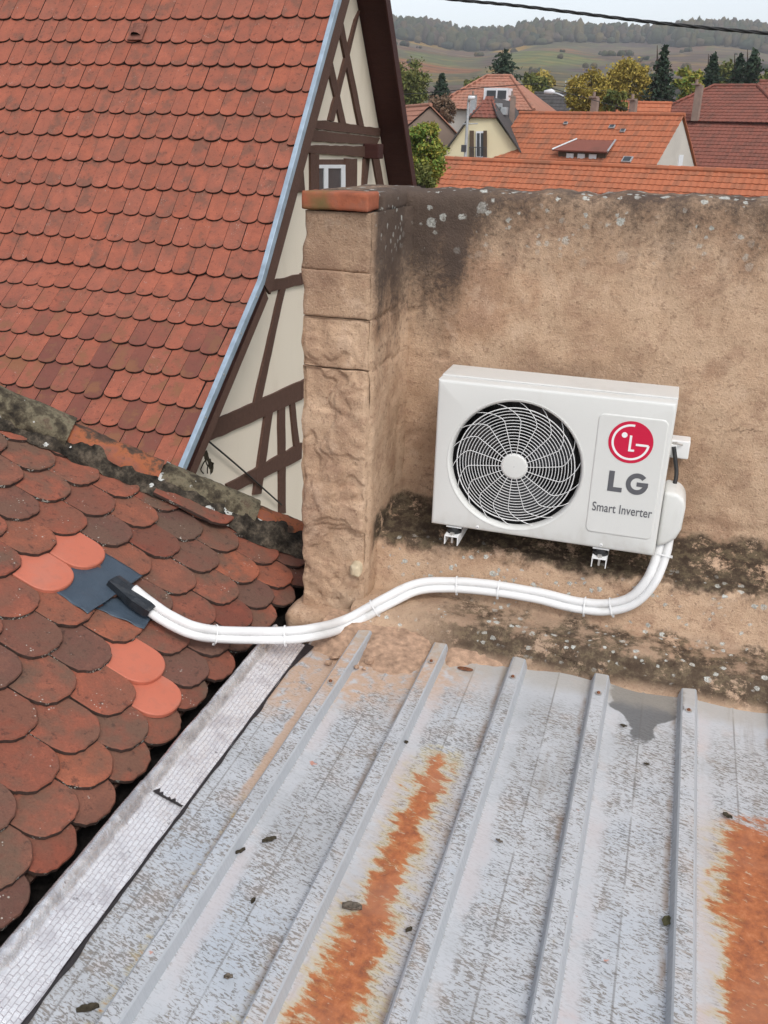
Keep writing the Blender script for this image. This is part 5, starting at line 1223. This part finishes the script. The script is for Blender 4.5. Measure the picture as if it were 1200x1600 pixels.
for x0, x1 in ((745.3, 749.6), (751.4, 755.7)): MB().prism([C3(x0, 208, YC-0.09), C3(x1, 208, YC-0.09), C3(x1, 244, YC-0.09), C3(x0, 244, YC-0.09)], (0, -0.02, 0)).build('pane', M_GLASS, wn_)
for x0, x1 in ((734, 740.5), (755.5, 761)): MB().prism([C3(x0, 204, YC-0.12), C3(x1, 204, YC-0.12), C3(x1, 247, YC-0.12), C3(x0, 247, YC-0.12)], (0, -0.05, 0)).build('shutter', M_SHUT, hC)
rail = MB()
for y_ in (230, 246): rail.tube([C3(733, y_, YC-0.3), C3(760, y_, YC-0.3)], 0.02, 5)
for k in range(12): rail.tube([C3(733+27*k/11, 230, YC-0.3), C3(733+27*k/11, 246, YC-0.3)], 0.012, 4)
rail.build('balcony_rail', M_DARKP, hC); MB().prism([C3(731, 246, YC-0.35), C3(761, 246, YC-0.35), C3(761, 249, YC-0.35), C3(731, 249, YC-0.35)], (0, 0.3, 0)).build('balcony_slab', M_WFRAME, hC)
chimney(hC, 800, 152, 180, YC+3, 7, Vector((1, 0, 0)), Vector((0, -1, 0)))
for (x, y) in ((777, 170), (786, 176)):
    p = C3(x, y, YC+1.6); MB().box((p.x-0.2, p.y-0.05, p.z-0.1), (p.x+0.2, p.y+0.4, p.z+0.28)).build('roof_window', M_POLE, hC)
# taller red hipped roof behind the cream house
p = atY(775, 119, 66); q = atY(775, 166, 66)
hE, eE, fE = hip_house('house with tall hipped red roof behind the pale yellow house', p.x+0.2, 66, Vector((1, -0.12, 0)).normalized(), 7.0, 6.5, q.z-0.3, p.z, 1.6, M_RP, M_GREYW)
for x in (770, 786): p = atY(x, 150, 63.6); dd = sub(add_box(hE, 'dormer', M_WFRAME, p+Vector((0, 0, -0.35)), eE, fE, 0.9, 1.0, 0.8)); add_box(dd, 'pane', M_GLASS, p+Vector((0, -0.52, -0.2)), eE, fE, 0.6, 0.06, 0.5)
chimney(hE, 739, 150, 170, 62, 8, eE, fE, M_POLE)
# further roofs
def small(label, x0, x1, yr, d, half, pitch, mat, wmat, tilt=0.0):
    z = atY((x0+x1)/2, yr, d).z; a = atY(x0, yr, d); c = atY(x1, yr, d-tilt); a.z = c.z = z
    return gable_house(label, a, c, half, R(pitch), mat, wmat, over=0.15, rp=0.42, cp=0.36)
small('house with faded pink roof left of the pale yellow house', 632, 672, 168, 58, 3.6, 40, M_RP, M_DIRTYW, 5.0)
small('house with low grey slate roof in the middle distance', 838, 902, 146, 84, 3.4, 38, M_RS, M_GREYW)
small('house with small orange roof behind the dormer house ridge', 952, 1046, 161, 62, 3.4, 36, M_RO, M_GREYW)
small('far house with white wall and red roof at the right picture edge', 1170, 1225, 127, 78, 3.5, 38, M_RB, M_WFRAME)
small('far house with dark roof beside the tall dark fir', 1030, 1062, 138, 105, 3.0, 38, M_RS, M_WFRAME)
small('little far house with red roof left of the grey slate roof', 800, 842, 150, 96, 3.0, 38, M_RO, M_CREAM)

# ------------------------------------------------------------------ street lamps, poles, wires
lamp = thing('street_lamp', 'slim grey street lamp in front of the pale yellow house', 'street lamp', (atY(728, 246, 41).x, 41, GZ), 'street lamps')
t0, t1 = atY(732, 158, 41), atY(727, 246, 41); b = MB(); b.tube([(t1.x, 41, GZ), t1, t0], [0.09, 0.07, 0.05], 10); b.build('pole', M_POLE, lamp)
b = MB(); b.tube([t0+Vector((0, 0, 0.0)), t0+Vector((0.05, -0.05, 0.12)), t0+Vector((0.28, -0.1, 0.14))], [0.05, 0.10, 0.06], 10); b.build('lamp_head', M_WFRAME, lamp, smooth=True)
p = atY(727, 232, 41); b = MB(); b.box((p.x-0.16, p.y-0.1, p.z-0.14), (p.x+0.06, p.y+0.1, p.z+0.14)); b.build('meter_box', M_DARKP, lamp)
b = MB(); p = atY(730, 194, 41); b.tube([p+Vector((-0.2, 0, 0)), p+Vector((0.45, 0, 0.03))], 0.025, 6); b.build('cross_arm', M_POLE, lamp)
lamp2 = thing('street_lamp', 'curved swan neck street lamp in front of the slate roof', 'street lamp', (atY(891, 175, 70).x, 70, GZ), 'street lamps')
b = MB(); g = atY(891, 172, 70); b.tube(catmull([Vector((g.x, 70, GZ)), g, atY(889, 160, 70), atY(882, 152, 70), atY(872, 147, 70), atY(864, 145.5, 70)], 6), 0.07, 8); b.build('pole', M_POLE, lamp2, smooth=True)
h0 = atY(858, 144.5, 70); b = MB(); b.tube([h0+Vector((0.4, 0, 0.02)), h0+Vector((0.15, 0, 0.05)), h0+Vector((-0.35, 0, 0.02))], [0.09, 0.2, 0.11], 10); b.build('lamp_head', M_WFRAME, lamp2, smooth=True)
def wire(pts, r_, label, cat='cable', tw=False, mat=M_RUBBER):
    pa = catmull(pts, 14 if tw else 8)
    if not tw: b = MB(); b.tube(pa, r_, 6)
    else:
        b = MB(); fine = []
        for a, c in zip(pa[:-1], pa[1:]): fine += [a*(1-k/8)+c*(k/8) for k in range(8)]
        for ph in (0, math.pi*2/3, math.pi*4/3):
            L = 0; q = []
            for i, p in enumerate(fine):
                if i: L += (p-fine[i-1]).length
                w = ph+L*2*math.pi/0.42; q.append(p+Vector((0, math.cos(w), math.sin(w)))*r_*0.6)
            b.tube(q, r_*0.62, 6)
    o = b.build('overhead_cable', mat, None, smooth=True); return tag(o, label, cat, 'overhead cables')
wire([atY(x, y, 9.0) for x, y in ((560, -16), (640, -8), (720, 0.5), (800, 8), (900, 20), (1000, 32.5), (1100, 43), (1200, 52), (1300, 60))], 0.0125, 'thick twisted black cable crossing the sky at the top', tw=True)
wire([atY(x, y, 41) for x, y in ((620, 148), (680, 144), (732, 139), (790, 134), (840, 131))], 0.018, 'thin wire running left from the middle of the village trees')
wire([atY(x, y, 48) for x, y in ((840, 131), (890, 146), (940, 160), (985, 172))], 0.018, 'thin wire sagging down to the dormer house chimneys')
wire([atY(x, y, 60) for x, y in ((860, 133), (930, 140), (1000, 149), (1062, 160))], 0.018, 'thin wire passing in front of the yellow trees')
def pole(x, y0, y1, Y, label):
    p0, p1 = atY(x, y1, Y), atY(x, y0, Y); b = MB(); b.tube([(p0.x, Y, height(p0.x, Y)), p1], [0.09, 0.05], 8); o = b.build('utility_pole', M_POLE, None, smooth=True); tag(o, label, 'pole', 'utility poles')
pole(1047, 118, 165, 74, 'pale utility pole right of the tall dark fir'); pole(884, 126, 150, 100, 'thin pole standing behind the slate roof')

# ------------------------------------------------------------------ trees
def leaf_mat(name, cols):
    m = NT(name, 0.8, 0.2); r = m.geo('Random Per Island'); n = m.noise(0.9, 4, 0.6); k = len(cols)-1
    c = m.ramp(m.math('ADD', m.math('MULTIPLY', n, 0.75), m.math('MULTIPLY', r, 0.3)), [(0.2+0.6*i/k, q) for i, q in enumerate(cols)])
    m.color(c); m.b.inputs['Subsurface Weight'].default_value = 0.0; return m.mat
LM = dict(green=leaf_mat('green_leaves', [(0.047,0.074,0.024), (0.101,0.128,0.038), (0.162,0.169,0.047), (0.203,0.176,0.054)]),
          yellow=leaf_mat('yellow_leaves', [(0.135,0.135,0.034), (0.270,0.223,0.047), (0.405,0.297,0.061), (0.324,0.270,0.068)]),
          brown=leaf_mat('brown_twigs', [(0.108,0.074,0.054), (0.176,0.115,0.074), (0.216,0.149,0.095)]),
          fir=leaf_mat('dark_fir_needles', [(0.016,0.032,0.022), (0.034,0.057,0.034), (0.054,0.078,0.041)]),
          bright=leaf_mat('fresh_green_leaves', [(0.068,0.135,0.027), (0.135,0.216,0.041), (0.297,0.270,0.054), (0.405,0.297,0.054)]))
M_BARK = plain('grey_bark', (0.09, 0.07, 0.055), 0.95, 0.1, var=0.3, scale=6)
def leafq(b, c, sz, rs):
    n = Vector((rs.gauss(0, 1), rs.gauss(0, 1), rs.gauss(0, 1)+0.5)).normalized(); a = n.orthogonal().normalized(); k = rs.uniform(0, 6.28); a = a*math.cos(k)+n.cross(a)*math.sin(k); d = n.cross(a)
    sx = sz*rs.uniform(0.6, 1.3); b.add([c-a*sx, c-d*sx*0.5, c+a*sx, c+d*sx*0.5], [(0, 1, 2, 3)])
def broadleaf(label, x, y0, y1, Y, wpx, mat, nclump=34, per=110, leaf=0.16, seed=0, cat='tree', name='broadleaf_tree', group='trees in the village'):
    rs = random.Random(seed); t = atY(x, y0, Y); m_ = atY(x, y1, Y); H = t.z-m_.z; W = wpx*m_.length/FPX/2; base = Vector((m_.x, Y, height(m_.x, Y)))
    tr_ = thing(name, label, cat, base, group); c = Vector((m_.x, Y, (t.z+m_.z)/2))
    b = MB(); top = c+Vector((0, 0, H*0.25)); b.tube([base, base*0.5+c*0.5+Vector((0.1, 0, 0)), c, top], [0.22, 0.17, 0.11, 0.03], 8)
    cl = []
    for i in range(nclump):
        while True:
            q = Vector((rs.uniform(-1, 1), rs.uniform(-1, 1), rs.uniform(-1, 1)))
            if 0.2 < q.length < 1: break
        q = q.normalized()*q.length**0.5; q = q*(1+0.18*noise.noise(q*2+Vector((seed, 0, 0)))); p = c+Vector((q.x*W*0.86, q.y*W*0.86, q.z*H/2*0.88)); cl.append(p)
        if i < 10: b.tube([c-Vector((0, 0, H*0.2)), (c+p)*0.5, p], [0.07, 0.04, 0.015], 5)
    b.build('trunk', M_BARK, tr_)
    f = MB()
    for p in cl:
        r_ = W*rs.uniform(0.18, 0.36)
        for k in range(per):
            q = Vector((rs.gauss(0, 0.5), rs.gauss(0, 0.5), rs.gauss(0, 0.42)))*r_; leafq(f, p+q, leaf, rs)
    f.build('crown', mat, tr_); return tr_
def conifer(label, x, y0, y1, Y, wpx, seed=0, tiers=22, lean=0.0, ragged=0.25, flat=0.12, power=0.85, group='trees in the village', name='fir_tree'):
    rs = random.Random(seed); t = atY(x, y0, Y); m_ = atY(x, y1, Y); H = t.z-m_.z; W = wpx*m_.length/FPX/2; base = Vector((m_.x, Y, height(m_.x, Y)))
    tr_ = thing(name, label, 'tree', base, group); b = MB(); b.tube([base, Vector((m_.x, Y, m_.z)), t], [0.22, 0.16, 0.02], 8); f = MB()
    for i in range(tiers):
        q = i/(tiers-1); z = m_.z+H*q*0.97; rad_ = W*((1-q)**power)*rs.uniform(1-ragged, 1+ragged)+0.06; nb = 9 if q < 0.8 else 6; a0 = rs.uniform(0, 6)
        for k in range(nb):
            a = a0+2*math.pi*k/nb+rs.uniform(-.25, .25); rr = rad_*rs.uniform(1-ragged*1.6, 1.05); d = Vector((math.cos(a), math.sin(a), 0)); tip = Vector((m_.x, Y, z-rr*flat))+d*rr
            root = Vector((m_.x, Y, z+0.05)); 
            if q < 0.7: b.tube([root, tip], [0.03, 0.008], 4)
            n_ = max(6, int(22*rr/max(W, 0.1)))
            for j in range(n_):
                s_ = (j+0.5)/n_; p = root*(1-s_)+tip*s_+Vector((rs.gauss(0, .09), rs.gauss(0, .09), rs.gauss(-0.03, .07)))*(0.6+0.6*rr); leafq(f, p, 0.14*rs.uniform(0.7, 1.3)*(0.7+0.3*W), rs)
    b.build('trunk', M_BARK, tr_); f.build('crown', LM['fir'], tr_); return tr_
broadleaf('green tree with yellowing edge beside the dark verge of the timbered house', 634, 94, 172, 70, 66, LM['green'], 50, 200, 0.12, 1)
conifer('small dark conifer between the green tree and the red hipped roof', 689, 116, 152, 72, 30, 2, 16)
broadleaf('leafless brown shrub above the faded pink roof', 690, 150, 192, 56, 46, LM['brown'], 30, 80, 0.10, 3, name='bare_tree')
broadleaf('yellow green bush left of the pale yellow house', 662, 188, 296, 27, 56, LM['bright'], 70, 220, 0.06, 4, cat='bush', name='bush')
broadleaf('low dark green bush behind the left end of the wall', 660, 250, 310, 24, 40, LM['green'], 20, 120, 0.06, 14, cat='bush', name='bush')
conifer('broad dark cedar behind the tall red hipped roof', 785, 78, 150, 82, 58, 5, 15, ragged=0.45, flat=-0.02, power=0.35, name='cedar_tree')
broadleaf('round olive tree left of the swan neck lamp', 834, 118, 158, 92, 46, LM['green'], 24, 90, 0.2, 6)
broadleaf('left one of the two yellow trees behind the dormer house', 916, 112, 182, 64, 60, LM['yellow'], 54, 190, 0.10, 7)
broadleaf('right, taller one of the two yellow trees behind the dormer house', 977, 92, 176, 70, 66, LM['yellow'], 60, 190, 0.11, 8)
conifer('tall slim dark fir right of the yellow trees', 1027, 71, 172, 66, 50, 9, 32, ragged=0.35, power=0.75)
broadleaf('yellow green tree between the tall fir and the right firs', 1068, 104, 172, 76, 42, LM['bright'], 28, 100, 0.18, 10)
conifer('narrow dark green fir left of the two ragged pines', 1107, 84, 150, 80, 40, 11, 26, power=0.7)
broadleaf('dark green round tree behind the hipped brown roof', 1128, 96, 152, 92, 40, LM['green'], 24, 90, 0.2, 12)
conifer('left ragged pine of the pair at the right edge', 1148, 84, 150, 78, 40, 13, 22, ragged=0.5, power=0.6, name='pine_tree')
conifer('right, taller ragged pine of the pair at the right edge', 1168, 77, 150, 76, 44, 15, 24, ragged=0.5, power=0.55, name='pine_tree')
broadleaf('small yellow tree left of the grey slate roof', 815, 132, 165, 88, 32, LM['yellow'], 18, 80, 0.2, 16)
broadleaf('dark shrub between the two chimney stacks', 958, 140, 178, 58, 34, LM['green'], 18, 80, 0.15, 17, cat='bush', name='bush')
broadleaf('olive tree at the far right behind the white walled house', 1195, 110, 150, 96, 44, LM['green'], 22, 80, 0.22, 18)
broadleaf('yellowish far tree beyond the cedar', 850, 112, 140, 150, 36, LM['yellow'], 16, 70, 0.34, 19)
broadleaf('olive far tree left of the cedar', 745, 118, 150, 110, 40, LM['green'], 20, 80, 0.26, 20)

# ------------------------------------------------------------------ haze
b = MB(); b.box((-1600, -400, -8.5), (1600, 2400, 134)); 
hz = bpy.data.materials.new('autumn_haze'); hz.use_nodes = True; t = hz.node_tree; t.nodes.remove(t.nodes['Principled BSDF']); pv = t.nodes.new('ShaderNodeVolumePrincipled')
hz.cycles.homogeneous_volume = True; pv.inputs['Density Attribute'].default_value = ''; pv.inputs['Color'].default_value = (0.93, 0.96, 1.0, 1); pv.inputs['Density'].default_value = 0.00038; pv.inputs['Anisotropy'].default_value = 0.2
t.links.new(pv.outputs[0], t.nodes['Material Output'].inputs['Volume'])
o = b.build('haze', hz, None); tag(o, 'thin autumn haze over the village and hills', 'haze', kind='stuff')
